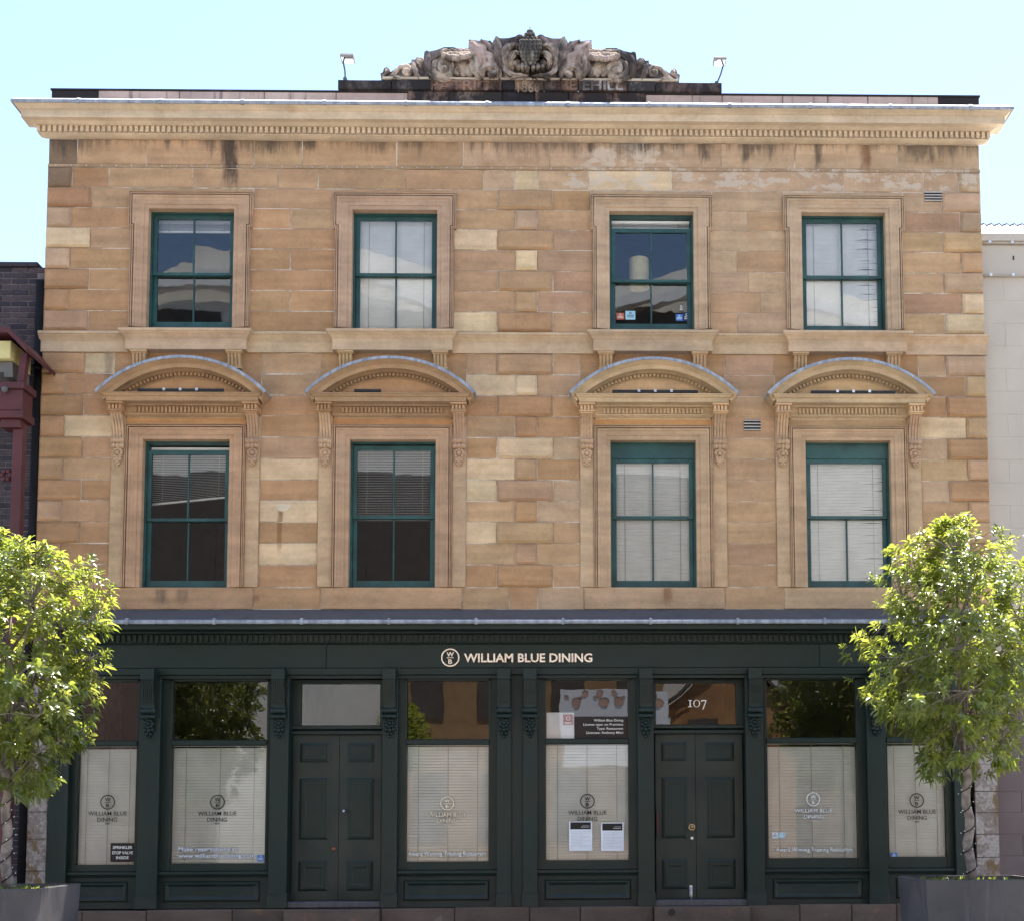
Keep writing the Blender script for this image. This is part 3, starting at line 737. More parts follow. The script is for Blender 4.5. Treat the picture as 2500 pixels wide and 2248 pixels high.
# -- parapet and crest
PY = .10
pt_l, pt_r = A(300, 221, PY).z, A(2100, 236, PY).z; ptz = (pt_l + pt_r) / 2
px0, px1 = A(125, 222, PY).x, A(2391, 236, PY).x
xj = [px0, A(240, 225, PY).x, A(438, 225, PY).x, A(541, 225, PY).x, A(645, 225, PY).x, A(820, 235, PY).x, A(996, 240, PY).x]
cc = ['k', 's', 's', 's', 's', 's']
def pstone(x0, x1, z0, z1, c, mat, y0=PY, y1=PY + .35, par=None, name='stone'):
    b = MB(); b.cbox(x0 + .004, x1 - .004, y0, y1, z0, z1, .012); return b.build(name, mat, par or PA, color=c)
b = MB(); b.box(px0 + .01, px1 - .01, PY + .012, PY + .33, 11.6, ptz - .012); PA = b.build('parapet', m_parapet, BL, color=(.32, .25, .21))
def streaked():
    m = M('streaked_parapet_stone'); p = m.pos(); c = m.n('ObjectInfo').outputs['Color']
    a = m.noise(p, 1.0, 5, .7, (9, 9, .9)); g = m.noise(p, 2.0, 4, .6)
    c = m.mix(1.0, c, m.ramp(g, .3, .7, .85, 1.12), 'MULTIPLY'); c = m.mix(m.ramp(a, .54, .72, 0, .8), c, (.05, .042, .048))
    m.bsdf(c, .9, 0, .15, m.bump(m.noise(p, 60, 3), .3, .006)); return m.m
m_parapet_light = streaked()
for i in range(6): pstone(xj[i], xj[i + 1], 11.62, ptz, (.05, .042, .045) if i == 0 else jit((.39, .31, .28), .06), m_parapet if i == 0 else m_parapet_light)
xm = [A(v, 243, PY).x for v in (996, 1097, 1226, 1305, 1388, 1495, 1576)]
for i in range(6): pstone(xm[i], xm[i + 1], 11.62, ptz + .01, jit((.22, .15, .12) if i != 1 else (.36, .28, .24), .1) if i != 2 else (.05, .04, .045), m_parapet, y0=PY - .03)
xj = [xm[-1]] + [A(v, 240, PY).x for v in (1690, 1763, 1911, 2021, 2119, 2227, 2291)] + [px1]
for i in range(8): pstone(xj[i], xj[i + 1], 11.62, ptz, (.06, .05, .05) if i == 7 else jit((.39, .31, .28), .06), m_parapet if i == 7 else m_parapet_light)
b = MB(); b.box(px0 - .01, px1 + .01, PY - .008, PY + .37, ptz, ptz + .022); b.build('coping', m_parapet, PA, color=(.06, .05, .05))
# inscription block course
CX = A(1294, 215, PY).x
bz0, bz1 = ptz + .024, A(1294, 198, PY - .04).z
YB = PY - .06
xi = [A(v, 213, YB).x for v in (824, 955, 1058, 1177, 1225, 1256, 1328, 1412, 1532, 1600, 1763)]
ci = [(.085, .07, .065), (.12, .1, .095), (.245, .15, .115), (.23, .14, .11), (.035, .03, .033), (.30, .20, .14), (.20, .14, .11), (.24, .15, .11), (.40, .355, .325), (.13, .09, .08), (.05, .045, .045)]
for i in range(10):
    pstone(xi[i], xi[i + 1], bz0, bz1 if i not in (0, 9) else bz1 - .015, ci[i], m_parapet if i in (0, 1, 9, 8) else m_crest, y0=YB, y1=PY + .40)
for (px, txt, c, wd, hh, py) in ((1123, 'PATRIC', (.285, .175, .125), .0, .15, 221), (1214, 'K', (.22, .14, .10), 0, .15, 221), (1291, '1860', (.38, .275, .185), 0, .14, 226), (1293, 'A  D', (.40, .29, .18), 0, .09, 206), (1380, 'FRE', (.285, .165, .115), 0, .15, 221), (1472, 'EHILL', (.46, .42, .39), 0, .15, 221)):
    b = MB(); c0 = A(px, py, YB); wpx = {'PATRIC': 150, 'K': 24, '1860': 58, 'A  D': 42, 'FRE': 58, 'EHILL': 104}[txt]
    text_into(b, txt, c0.x, YB + .003, c0.z, hh, 'CENTER', .018, .018, width=wpx / 3150 * 17.9)
    b.build('inscription', m_crest, PA, color=c)
# -- carved crest
CY = PY
def cp(x, y, Y=CY):                            # crest picture coordinates -> plane Y
    return A(800 + x / 2.249, 40 + y / 2.249, Y)
half = [(295, 352), (290, 318), (303, 314), (310, 292), (325, 284), (340, 296), (347, 312), (375, 292), (410, 270), (450, 264), (461, 258), (461, 242), (480, 244), (490, 231), (510, 227), (527, 240), (532, 200), (545, 193), (560, 199), (600, 190), (640, 175), (690, 175), (720, 183), (776, 180), (775, 133), (810, 138), (835, 141), (843, 128), (868, 146), (892, 138), (905, 152), (924, 113), (945, 126), (990, 126), (1030, 116), (1083, 118), (1088, 95), (1112, 82)]
full = [cp(*p) for p in half] + [cp(2224 - x, y + (x - 1112) * -.0 + 8 * (1112 - x) / 800) for x, y in reversed(half[:-1])]
base_z = bz1 + .0
poly = [(v.x, max(v.z, base_z)) for v in full]
poly = [poly[0]] + poly[1:]
b = MB(); b.extrude([(x, z) for x, z in poly][::-1], CY - .02, CY + .26)
CR = b.build('carved_crest', m_crest, BL, color=(.26, .22, .205))
def mir(pts, m): return [((2224 - x, y + 8 * (1112 - x) / 800) if m else (x, y)) for x, y in pts]
CCOL = (.50, .435, .375)
def spiral(m, cx, cy, r0, turns, a0, rad, rot=1, tail=None, dep=.07):
    """tapering scroll: tail points (crest coordinates) then a spiral into (cx,cy)"""
    pts = list(tail or [])
    n = int(18 * turns)
    for i in range(n + 1):
        t = i / n; a = a0 + rot * 2 * PI * turns * t; r = r0 * (1 - t * .86)
        pts.append((cx + r * math.cos(a), cy + r * math.sin(a)))
    mp = mir(pts, m); N = len(mp)
    p3 = [cp(x, y, CY - .03 - dep * (i / N)) for i, (x, y) in enumerate(mp)]
    b = MB(); b.tube(p3, [rad * (.55 + .6 * math.sin(PI * min(1, (i + 2) / N)) ** .6) * (1 - .35 * i / N) for i in range(N)], 8, True, True, 1.2)
    e = p3[-1]; b.ball((e.x, e.y - .01, e.z), rad * .95, 8, 6)
    b.build('scroll', m_crest, CR, color=jit(CCOL, .1))
def leaf(m, spine, wid, dep=.10, lobes=4, y0=.02, col=None, cup=.5, lob=.28):
    """acanthus leaf: lobed blade along a spine given in crest coordinates; half width wid (crest px)"""
    sp = mir(spine, m); n = 18; pts = []
    def cat(t):
        k = t * (len(sp) - 1); i = min(int(k), len(sp) - 2); u = k - i
        p = [sp[max(i - 1, 0)], sp[i], sp[i + 1], sp[min(i + 2, len(sp) - 1)]]
        return [.5 * (2 * p[1][q] + (p[2][q] - p[0][q]) * u + (2 * p[0][q] - 5 * p[1][q] + 4 * p[2][q] - p[3][q]) * u * u + (3 * p[1][q] - p[0][q] - 3 * p[2][q] + p[3][q]) * u ** 3) for q in (0, 1)]
    vv = []; ff = []; K = 7
    for i in range(n + 1):
        t = i / n; x, y = cat(t); x2, y2 = cat(min(1, t + .02)); x1, y1 = cat(max(0, t - .02))
        dx, dy = x2 - x1, y2 - y1; l = math.hypot(dx, dy) or 1; nx, ny = -dy / l, dx / l
        wv = wid * (math.sin(PI * min(1, t * .92 + .08)) ** .7) * (1 - lob + lob * abs(math.sin(lobes * PI * t)))
        out = dep * math.sin(PI * (t * .75 + .12))
        for k in range(K):
            s = -1 + 2 * k / (K - 1)
            yy = CY - y0 - out - .035 * (1 - abs(s)) + cup * .05 * (abs(s) ** 2) - .012 * math.cos(s * 9)
            p = cp(x + nx * wv * s, y + ny * wv * s, yy); vv.append(p)
    for i in range(n):
        for k in range(K - 1): ff.append((i * K + k, i * K + k + 1, i * K + K + k + 1, i * K + K + k))
    nb = len(vv)
    vv += [(p.x, CY + .0, p.z) for p in vv[:nb]]
    rim = [k for k in range(K)] + [i * K + K - 1 for i in range(1, n + 1)] + [n * K + k for k in range(K - 2, -1, -1)] + [i * K for i in range(n - 1, 0, -1)]
    ff += [(a, b_, b_ + nb, a + nb) for a, b_ in zip(rim, rim[1:] + rim[:1])]
    b = MB(); b.mesh(vv, ff, True); b.build('leaf', m_crest, CR, color=col or jit(CCOL, .12))
for m in (False, True):
    # outer tail scrolls
    spiral(m, 432, 302, 27, 1.25, -PI * .6, .036, 1, [(330, 345), (365, 318), (395, 284)])
    spiral(m, 324, 300, 13, .9, PI * .5, .022, -1, [(300, 345), (306, 328)])
    spiral(m, 505, 250, 17, 1.0, PI * .2, .030, -1, [(540, 342), (551, 315), (535, 290), (508, 272)], .09)
    leaf(m, [(500, 345), (480, 300), (468, 248)], 20, .05, 3)
    leaf(m, [(400, 350), (380, 335), (350, 340)], 14, .05, 2)
    # big rolled scroll under the grapes
    spiral(m, 640, 286, 58, 1.35, PI * .95, .055, -1, [(735, 262), (690, 246), (630, 240), (592, 262)], .10)
    spiral(m, 640, 292, 30, .9, 0, .045, 1, None, .12)
    leaf(m, [(560, 345), (545, 270), (560, 205)], 30, .07, 3, col=jit((.24, .20, .19)))
    leaf(m, [(590, 235), (640, 195), (700, 182)], 22, .06, 3, col=jit((.27, .23, .21)))
    leaf(m, [(690, 345), (640, 350), (570, 330), (552, 300)], 20, .06, 4)
    # grapes
    b = MB()
    for k in range(30):
        gx = 636 + (k % 10) * 16 + (7 if (k // 10) % 2 else 0) + rnd.uniform(-3, 3); gy = 196 + (k // 10) * 17 + rnd.uniform(-3, 3) + abs((k % 10) - 4.5) * (.5 if k < 20 else -2)
        (x, y), = mir([(gx, gy)], m); p = cp(x, y, CY - .13 - .035 * (k // 10)); b.ball(p, rnd.uniform(.040, .050), 8, 6)
    b.build('grape_bunch', m_crest, CR, color=jit((.40, .33, .29)))
    # hanging vine leaves
    leaf(m, [(700, 250), (740, 290), (745, 335)], 40, .06, 4); leaf(m, [(790, 258), (775, 300), (790, 335)], 32, .08, 4)
    leaf(m, [(720, 265), (700, 300), (720, 330)], 20, .08, 3)
    # tall acanthus blade and its curls
    leaf(m, [(935, 320), (880, 250), (820, 180), (779, 136)], 52, .12, 4, col=jit((.42, .34, .30)), lob=.35)
    leaf(m, [(850, 345), (810, 290), (800, 220), (782, 186)], 34, .13, 4)
    leaf(m, [(945, 345), (925, 295), (880, 275), (850, 300), (855, 345)], 30, .14, 3)
    leaf(m, [(890, 340), (905, 310), (930, 318)], 22, .18, 2)
    leaf(m, [(945, 330), (930, 240), (890, 170), (846, 131)], 26, .06, 3, col=jit((.30, .25, .23)))
    leaf(m, [(960, 300), (945, 220), (900, 150)], 24, .05, 3, col=jit((.36, .30, .28)))
    # cup leaves round the central fruit
    leaf(m, [(985, 310), (955, 240), (935, 170), (926, 116)], 40, .12, 3, col=jit((.24, .20, .19)), lob=.2)
    leaf(m, [(1000, 315), (975, 240), (985, 180), (1030, 160), (1040, 190)], 26, .18, 3)
    leaf(m, [(1015, 300), (1005, 240), (1030, 200), (1055, 215)], 22, .22, 3)
    leaf(m, [(1045, 230), (1030, 170), (1045, 125), (1080, 120)], 30, .10, 3, col=jit((.22, .18, .17)))
    spiral(m, 1032, 258, 17, .9, PI * .5, .04, -1, [(985, 320), (1005, 300)], .14)
    leaf(m, [(965, 230), (975, 290), (1010, 318), (1075, 322)], 17, .15, 4)
    leaf(m, [(1000, 350), (1040, 325), (1105, 330)], 14, .12, 4)
    for q in range(3): leaf(m, [(1100 - q * 24, 310 - q * 4), (1096 - q * 26, 280 - q * 4), (1100 - q * 28, 250)], 13, .20 - .02 * q, 1, lob=.05, col=jit((.44, .39, .345)))
b = MB(); nr = 10                                # the pine-cone fruit
for r in range(nr):
    t = r / (nr - 1); py = 255 - 172 * t
    rad = (56 * math.sin(PI * min(1, .18 + t * .62)) if t < .72 else 30 - 20 * max(0, (t - .84) / .16)) if t < .99 else 6
    k = max(4, int(rad / 6.2))
    for i in range(k):
        a = PI * (i + .5 * (r % 2)) / k
        p = cp(1112 - rad * math.cos(a), py, CY - .12 - .22 * math.sin(a) * rad / 56); b.ball(p, .036 if t < .75 else .027, 7, 5)
    p = cp(1112, py, CY - .05); b.ball((p.x, CY - .13, p.z), rad / 2.249 / 3150 * 17.9 * 3.15 * .30, 10, 6, (.9, .5, .5))
b.build('pine_cone_fruit', m_crest, CR, color=(.30, .275, .24))
b = MB(); e0, e1 = cp(300, 352, CY - .05), cp(1925, 360, CY - .05); b.cbox(e0.x, e1.x, CY - .075, CY + .2, base_z, base_z + .035, .012); b.build('base_mould', m_trim, CR, color=(.56, .47, .37))

# -- air vents
m_vent = plain('grey_vent_paint', (.46, .43, .38), .7)
for (x0, y0, x1, y1) in ((2257, 469, 2299, 493), (1816, 1025, 1857, 1052)):
    a, e, z0, z1 = RC(x0, y0, x1, y1)
    b = MB(); b.box(a, e, -.004, .03, z0, z1); v = b.build('air_vent', m_black, BL)
    for k in range(4):
        zk = z0 + (z1 - z0) * (k + .1) / 3.6; b = MB(); b.yzprism([(-.006, zk), (-.024, zk - .004), (-.024, zk + .012), (-.006, zk + .016)], a - .003, e + .003); b.build('slat', m_vent, v)

# ------------------------------------------------------------------ shopfront (parts of the building)
SX0, SX1 = A(119, 1900, -.05).x, A(2362, 1900, -.05).x
b = MB(); b.box(SX0, SX1, -.04, .26, 3.60, 4.42); b.build('fascia_board', m_shop, BL)
b = MB()
for x0, x1 in ((SX0, A(797, 1600, -.05).x - .003), (A(797, 1600, -.05).x + .003, A(2000, 1600, -.05).x), (A(2000, 1600, -.05).x + .006, SX1)): b.cbox(x0, x1, -.052, -.038, 3.745, 4.075, .006)
b.build('fascia_panel', m_shop, BL)
b = MB(); b.cornice(SX0 - .0, SX1 + .0, [(.04, 3.742), (.066, 3.738), (.066, 3.655), (.055, 3.648), (.04, 3.64)]); b.build('fascia_mould', m_shop, BL)
sc = MB(); sc.cornice(SX0, SX1, [(.04, 4.42), (.36, 4.345), (.36, 4.30), (.35, 4.298), (.345, 4.25), (.30, 4.245), (.15, 4.243), (.135, 4.22), (.075, 4.21), (.075, 4.10), (.05, 4.08), (.04, 4.08)])
SCO = sc.build('shop_cornice', m_shop, BL)
b = MB(); n = 168
for k in range(n):
    x0 = SX0 - .02 + k * (SX1 - SX0) / (n - 1); b.box(x0, x0 + .042, -.105, -.072, 4.11, 4.2)
b.build('dentil_course', m_shop, SCO, kind='stuff')
b = MB(); b.quad((SX0 - .3, -.37, 4.352), (SX1 + .3, -.37, 4.352), (SX1 + .02, -.0, ZB - .0), (SX0 - .02, -.0, ZB - .0)); b.quad((SX0 - .3, -.37, 4.33), (SX1 + .3, -.37, 4.33), (SX1 + .3, -.37, 4.352), (SX0 - .3, -.37, 4.352))
b.build('lead_apron', m_lead_dark, SCO)
b = MB(); b.tube([(SX0 - .32, -.385, 4.345), (SX1 + .32, -.385, 4.345)], .032, 10); b.build('lead_roll', m_lead, SCO)
for k in range(12):
    b = MB(); xx = A(310 + k * 213, 1520, -.385).x; b.tube([(xx - .02, -.385, 4.345), (xx + .02, -.385, 4.345)], .041, 10); b.box(xx - .018, xx + .018, -.40, -.3, 4.31, 4.395); b.build('roll_clip', m_lead, SCO)
# pilasters: (x0,x1) in photo pixels, console or not
YPI = -.10
PIL = [(119, 166, 0), (337, 388, 1), (658, 703, 1), (932, 970, 1), (1213, 1248, 1), (1276, 1312, 1), (1557, 1597, 1), (1822, 1865, 1), (2119, 2164, 1), (2330, 2361, 0)]
for x0, x1, con in PIL:
    a, e = A(x0, 1900, YPI).x, A(x1, 1900, YPI).x
    b = MB(); b.cbox(a, e, YPI, .2, .43, 3.60, .008)
    b.cbox(a - .012, e + .012, YPI - .016, .19, .43, .62, .006)
    p = b.build('pilaster', m_shop, BL)
    if con:
        xm = (a + e) / 2; wd = .185
        b = MB(); b.cbox(xm - wd / 2, xm + wd / 2, YPI - .17, YPI + .01, 3.56, 3.72, .008); b.build('console_block', m_shop, p)
        # fluted console, then a rolled scroll and leaf drop
        b = MB()
        side = [(YPI - .15, 3.56), (YPI - .14, 3.48), (YPI - .10, 3.36), (YPI - .08, 3.24), (YPI - .085, 3.16), (YPI - .10, 3.12)]
        b.yzprism([(YPI + .005, 3.56)] + side + [(YPI + .005, 3.12)], xm - wd / 2 + .008, xm + wd / 2 - .008)
        for q in range(6):
            x_ = xm - wd / 2 + .012 + q * (wd - .024) / 6; b.yzprism([(YPI + .004, 3.555)] + [(y - .012, z) for y, z in side[:-2]] + [(YPI + .004, 3.24)], x_ + .004, x_ + .020)
        for zc_, rr in ((3.14, .05), (3.06, .038)): b.tube([(xm - wd / 2 - .006, YPI - .07, zc_), (xm - .04, YPI - .075, zc_), (xm + .04, YPI - .075, zc_), (xm + wd / 2 + .006, YPI - .07, zc_)], [rr, rr * .82, rr * .82, rr], 10)
        for i in range(7):
            t = 2 * PI * i / 7; b.ball((xm + .05 * math.cos(t), YPI - .04, 2.965 + .05 * math.sin(t)), .03, 7, 5)
        b.ball((xm, YPI - .055, 2.965), .03, 8, 6)
        for dx, dz, r in ((-.05, 2.88, .03), (.05, 2.88, .03), (0, 2.87, .036), (-.025, 2.82, .028), (.025, 2.82, .028), (0, 2.78, .022)): b.ball((xm + dx, YPI - .035, dz), r, 7, 5)
        b.build('console', m_shop, p)
a, e = A(1248, 1900, -.03).x, A(1276, 1900, -.03).x
b = MB(); b.box(a, e, -.045, .2, .43, 3.6); b.build('pilaster', m_shop, BL)
# shop windows
YS = .02
SW = [(166, 337, 190, 333, 2), (388, 658, 419, 650, 3), (970, 1213, 993, 1193, 3), (1312, 1557, 1333, 1534, 3), (1865, 2119, 1874, 2092, 3), (2164, 2330, 2167, 2308, 2)]
SHOPW = []
for i, (f0, f1, g0, g1, _) in enumerate(SW):
    fx0, fx1 = A(f0, 1900, YS).x - .02, A(f1, 1900, YS).x + .02
    dz = (i - 2.5) * .004
    gx0, gx1 = A(g0, 1950, YS + .03).x, A(g1, 1950, YS + .03).x
    zb, zm0, zm1, zt = 1.06 + dz * 3, 2.675 + dz, 2.755 + dz, 3.575 + dz
    b = MB()
    b.box(fx0, gx0, YS, YS + .10, .86, 3.62); b.box(gx1, fx1, YS, YS + .10, .86, 3.62)
    b.box(gx0, gx1, YS, YS + .10, zt, 3.62); b.box(gx0, gx1, YS, YS + .10, .92, zb)
    b.cbox(gx0 - .015, gx1 + .015, YS - .03, YS + .09, zm0, zm1, .012)
    for q in (gx0, gx1): 
        s = 1 if q == gx0 else -1; b.box(min(q, q + s * -.03), max(q, q + s * -.03), YS - .012, YS, .95, zt + .03)
    b.box(gx0 - .03, gx1 + .03, YS - .012, YS, zt, zt + .03)
    wn = b.build('shop_window', m_shop, BL)
    for (z0, z1) in ((zb, zm0), (zm1, zt)):
        b = MB(); t = rnd.uniform(-.003, .003); b.quad((gx0, YS + .05, z0), (gx1, YS + .05 + t, z0), (gx1, YS + .05 + t, z1), (gx0, YS + .05, z1)); b.build('pane', m_glass2, wn)
    b = MB(); b.cornice(fx0 + .025, fx1 - .025, [(.0, .945), (.07, .93), (.07, .895), (.05, .885), (.035, .86), (0, .855)], YS); b.build('window_sill', m_shop, wn)
    b = MB(); b.box(fx0, fx1, YS, YS + .12, .43, .858); sr = b.build('stall_riser', m_shop, BL)
    b = MB(); b.panel(fx0 + .12, fx1 - .12, .52, .80, YS - .0025, .02, -.02, .055, -.022); b.box(fx0 + .02, fx1 - .02, YS - .03, YS, .43, .49); b.build('riser_panel', m_shop, sr)
    SHOPW.append((gx0, gx1, zb, zm0, zm1, zt))
# doors
def door_leaf(x0, x1, z0, z1, y, rows):
    b = MB(); b.box(x0, x1, y, y + .05, z0, z1); d = b.build('door', m_shop_warm, BL)
    w_ = x1 - x0
    for (r0, r1, in0, in1) in rows:
        b = MB(); b.panel(x0 + in0, x1 - in1, r0, r1, y - .003, .014, -.016, .11 if r1 - r0 < .5 else .10, -.016); b.build('door_panel', m_shop, d)
        b = MB(); b.panel(x0 + in0 - .03, x1 - in1 + .03, r0 - .03, r1 + .03, y - .001, .028, -.012); b.build('panel_mould', m_shop, d)
    return d
YD = .16
DOORS = []
for (o0, o1, t0, t1, lm, tz) in ((703, 932, 735, 928, 827, 1.0), (1597, 1822, 1601, 1797, 1699, 2.0)):
    x0, x1 = A(o0, 1900, -.0).x, A(o1, 1900, -.0).x
    gx0, gx1 = A(t0, 1715, YD).x, A(t1, 1715, YD).x; xm = A(lm, 2000, YD).x
    b = MB()
    b.box(x0 - .02, x0 + .0, -.02, .22, .43, 3.62); b.box(x1, x1 + .02, -.02, .22, .43, 3.62)
    b.box(x0, x1, YD - .02, .24, 3.55, 3.62); b.box(x0, x1, -.02, YD - .02, 3.60, 3.62)
    b.cbox(x0, x1, YD - .05, .24, 2.825, 2.885, .01); b.cbox(x0, x1, YD - .03, .24, 2.90, 2.96, .01)
    b.box(x0, gx0, YD, .24, 2.96, 3.55); b.box(gx1, x1, YD, .24, 2.96, 3.55)
    fr = b.build('door_frame', m_shop, BL)
    b = MB(); b.quad((gx0, YD + .04, 2.96), (gx1, YD + .04, 2.96), (gx1, YD + .042, 3.55), (gx0, YD + .04, 3.55)); b.build('fanlight_pane', m_glass2, fr)
    rows = [(2.47, 2.68, 0, 0), (1.39, 2.19, 0, 0), (.68, 1.04, 0, 0)]
    for L in (0, 1):
        a, e = (x0 + .03, xm - .003) if L == 0 else (xm + .003, x1 - .03)
        wd = e - a; i0, i1 = (wd * .20, wd * .26) if L == 0 else (wd * .24, wd * .22)
        d = door_leaf(a, e, .52, 2.822, YD, [(r0, r1, i0, i1) for r0, r1, _, _ in rows])
        if tz == 1.0 and L == 1:
            p = A(841, 1979, YD); b = MB(); b.tube([(p.x, YD, p.z), (p.x, YD - .05, p.z)], .018, 10); b.ball((p.x, YD - .06, p.z), .024, 10, 8); b.build('door_knob', m_alu, d)
        if tz == 1.0 and L == 0:
            p = A(815, 2071, YD); b = MB(); b.tube([(p.x - .02, YD - .02, p.z), (p.x + .03, YD - .02, p.z)], .016, 8); b.build('door_handle', m_orange, d)
        if tz == 2.0 and L == 0:
            p = A(1689, 2018, YD); b = MB(); b.disc((p.x, YD - .012, p.z), .046, 18, d=.012); b.ball((p.x, YD - .05, p.z), .032, 10, 8); b.build('door_knob', m_brass, d)
            p = A(1689.5, 2045, YD); b = MB(); b.disc((p.x, YD - .012, p.z), .020, 14, d=.012); b.build('lock', m_alu, d)
            p = A(1687, 2176, YD); b = MB(); b.box(p.x - .02, p.x + .02, YD - .015, YD, p.z - .06, p.z + .09); b.tube([(p.x, YD - .03, p.z - .13), (p.x, YD - .03, p.z + .07)], .014, 8); b.build('bolt', m_alu, d)
            p = A(1605, 2005, YD); b = MB(); b.box(p.x - .015, p.x + .015, YD - .05, YD, p.z - .18, p.z + .15); b.build('pull_handle', m_burgundy, d)
    b = MB(); b.cbox(x0 - .02, x1 + .02, -.06, .24, .432, .515, .01); b.build('threshold', m_lead_dark, BL)
# plinth stones
xp = [55, 200, 357, 566, 697, 929, 1110, 1293, 1417, 1596, 1828, 1953, 2080, 2190, 2440]
xw = [A(v, 2230, -.14).x for v in xp]
for i in range(len(xw) - 1):
    step = i in (4, 9)
    b = MB(); t = rnd.uniform(-.008, .008); b.cbox(xw[i] + .004, xw[i + 1] - .004, (-.30 if step else -.14) + t, .30, .0, .43 + (i - 6) * .003 + rnd.uniform(-.006, .004), .012)
    b.build('plinth_stone', m_stone, BL, color=jit((.105, .080, .068), .18))
p = A(1640, 2226, -.3); b = MB(); b.disc((p.x, -.303, p.z), .05, 14, d=.004); b.disc((p.x, -.306, p.z), .035, 12, r0=.022, d=.004); b.build('drain_cover', m_black, BL)

# ------------------------------------------------------------------ blinds (each hangs by itself)
def blind(label, x0, x1, zt, zb, y, pitch, wd, tilt, mat, group, skew=0.0, cords=2, bent=None, loose=None):
    t = thing('venetian_blind', label, 'blind', ((x0 + x1) / 2, y, zb), group)
    b = MB(); b.box(x0, x1, y - .02, y + .025, zt - .035, zt); b.build('headrail', mat, t)
    n = int((zt - .04 - zb) / pitch); b = MB(); ca, sa = math.cos(tilt) * wd / 2, math.sin(tilt) * wd / 2
    H_ = zt - .04 - zb
    for k in range(n):
        z = zb + .02 + k * pitch; fr = 1 - (z - zb) / H_
        segs = 6; top = []; bot = []; md = []
        for q in range(segs + 1):
            u = q / segs; x = x0 + (x1 - x0) * u
            dz = skew * (u - .5) * 2 * fr ** 2 * H_ * .5 + rnd.uniform(-.0012, .0012)
            sj = 0
            if bent and u > bent[0] and rnd.random() < bent[1]: dz += rnd.uniform(-.012, .02); 
            top.append((x, y + ca * .98, z + sa + dz)); md.append((x, y - .003, z + .0035 + dz)); bot.append((x, y - ca, z - sa + dz))
        for q in range(segs):
            b.quad(bot[q], bot[q + 1], md[q + 1], md[q], smooth=True); b.quad(md[q], md[q + 1], top[q + 1], top[q], smooth=True)
    b.build('slats', mat, t, kind='stuff')
    b = MB(); d = skew * H_ * .5
    b.mesh([(x0, y - .014, zb - .012 - d), (x1, y - .014, zb - .012 + d), (x1, y - .014, zb + .012 + d), (x0, y - .014, zb + .012 - d), (x0, y + .014, zb - .012 - d), (x1, y + .014, zb - .012 + d), (x1, y + .014, zb + .012 + d), (x0, y + .014, zb + .012 - d)],
           [(0, 1, 2, 3), (4, 7, 6, 5), (0, 4, 5, 1), (3, 2, 6, 7), (0, 3, 7, 4), (1, 5, 6, 2)]); b.build('bottom_rail', mat, t)
    for q in range(cords):
        u = .15 + .7 * q / max(1, cords - 1); b = MB(); xx = x0 + (x1 - x0) * u; b.tube([(xx, y - wd / 2 - .004, zb + d * (u - .5) * 2), (xx, y - wd / 2 - .004, zt - .03)], .0035, 5); b.build('ladder_cord', m_cord, t)
    return t
G1 = 'venetian blinds in the upper windows'; G2 = 'venetian blinds in the shop windows'
hw = UH - .04
blind('raised bundled blind at the head of the upper left office window', UC[0] - hw, UC[0] + hw, 10.33, 10.16, .27, .010, .022, .5, m_white, G1)
blind('closed white blind filling the second top floor window', UC[1] - hw, UC[1] + hw, 10.34, 8.66, .232, .0195, .025, 1.33, m_white, G1)
t = blind('bundled cream blind above the dropped sash of the office window', UC[2] - hw, UC[2] + hw, 10.345, 10.23, .235, .011, .024, .4, m_cream_slat, G1)
blind('closed white blind with bent slats in the top floor window below the air vent', UC[3] - hw, UC[3] + hw, 10.33, 8.70, .232, .0195, .025, 1.33, m_white, G1, bent=(.80, .35))
blind('half raised crooked blind in the first floor window farthest from the air vent', UC[0] - hw, UC[0] + hw, 6.96, 6.19, .27, .0245, .025, .30, m_white, G1, skew=.16)
blind('level open blind covering only the upper sash above a dark room', UC[1] - hw, UC[1] + hw, 6.96, 5.92, .27, .0245, .025, .30, m_white, G1)
blind('lowered blind behind faint reflected writing in the first floor window', UC[2] - hw, UC[2] + hw, 6.80, 4.95, .235, .0215, .025, 1.18, m_white, G1)
blind('lowered blind behind the single pane upper sash on the first floor', UC[3] - hw, UC[3] + hw, 6.80, 4.95, .235, .0215, .025, 1.18, m_white, G1, bent=(.82, .18))
SL = ['closed cream blind behind the sprinkler valve sign', 'cream blind behind the reservations web address', 'cream blind behind training restaurant lettering left of the double pilaster',
      'cream blind behind two white notices and the licence board', 'cream blind behind training restaurant lettering right of door 107', 'cream blind in the narrow shop window beside the right tree']
for i, (gx0, gx1, zb, zm0, zm1, zt) in enumerate(SHOPW):
    blind(SL[i], gx0 - .02, gx1 + .02, zm0 + .03, zb - .02, YS + .10, .0405, .048, [1.2, 1.08, 1.08, 1.08, 1.2, 1.2][i], m_cream_slat, G2, cords=3)

# ------------------------------------------------------------------ shop sign and window lettering
p = A(1260, 1605, -.055)
SG = thing('shop_sign', 'raised metal lettering WILLIAM BLUE DINING with round W B emblem on the green fascia', 'sign', (p.x, -.055, p.z))
def emblem(parent, x, y, z, r, mat, name='emblem', ext=.01, dark=None):
    b = MB(); b.disc((x, y - ext, z), r, 32, r0=r * .86, d=ext)
    text_into(b, 'W', x, y, z + r * .12, r * .50, 'CENTER', .02, ext, width=r * .80); text_into(b, 'B', x, y, z - r * .68, r * .50, 'CENTER', .02, ext, width=r * .42)
    b.box(x - r * .38, x + r * .38, y - ext, y, z - r * .05, z + r * .02)
    return b.build(name, mat, parent)
yl = -.056
c = A(1099.5, 1604.5, yl); emblem(SG, c.x, yl, c.z, .128, m_steel, ext=.02)
b = MB(); x0, x1, z0, z1 = RC(1133, 1594, 1446, 1615, yl)
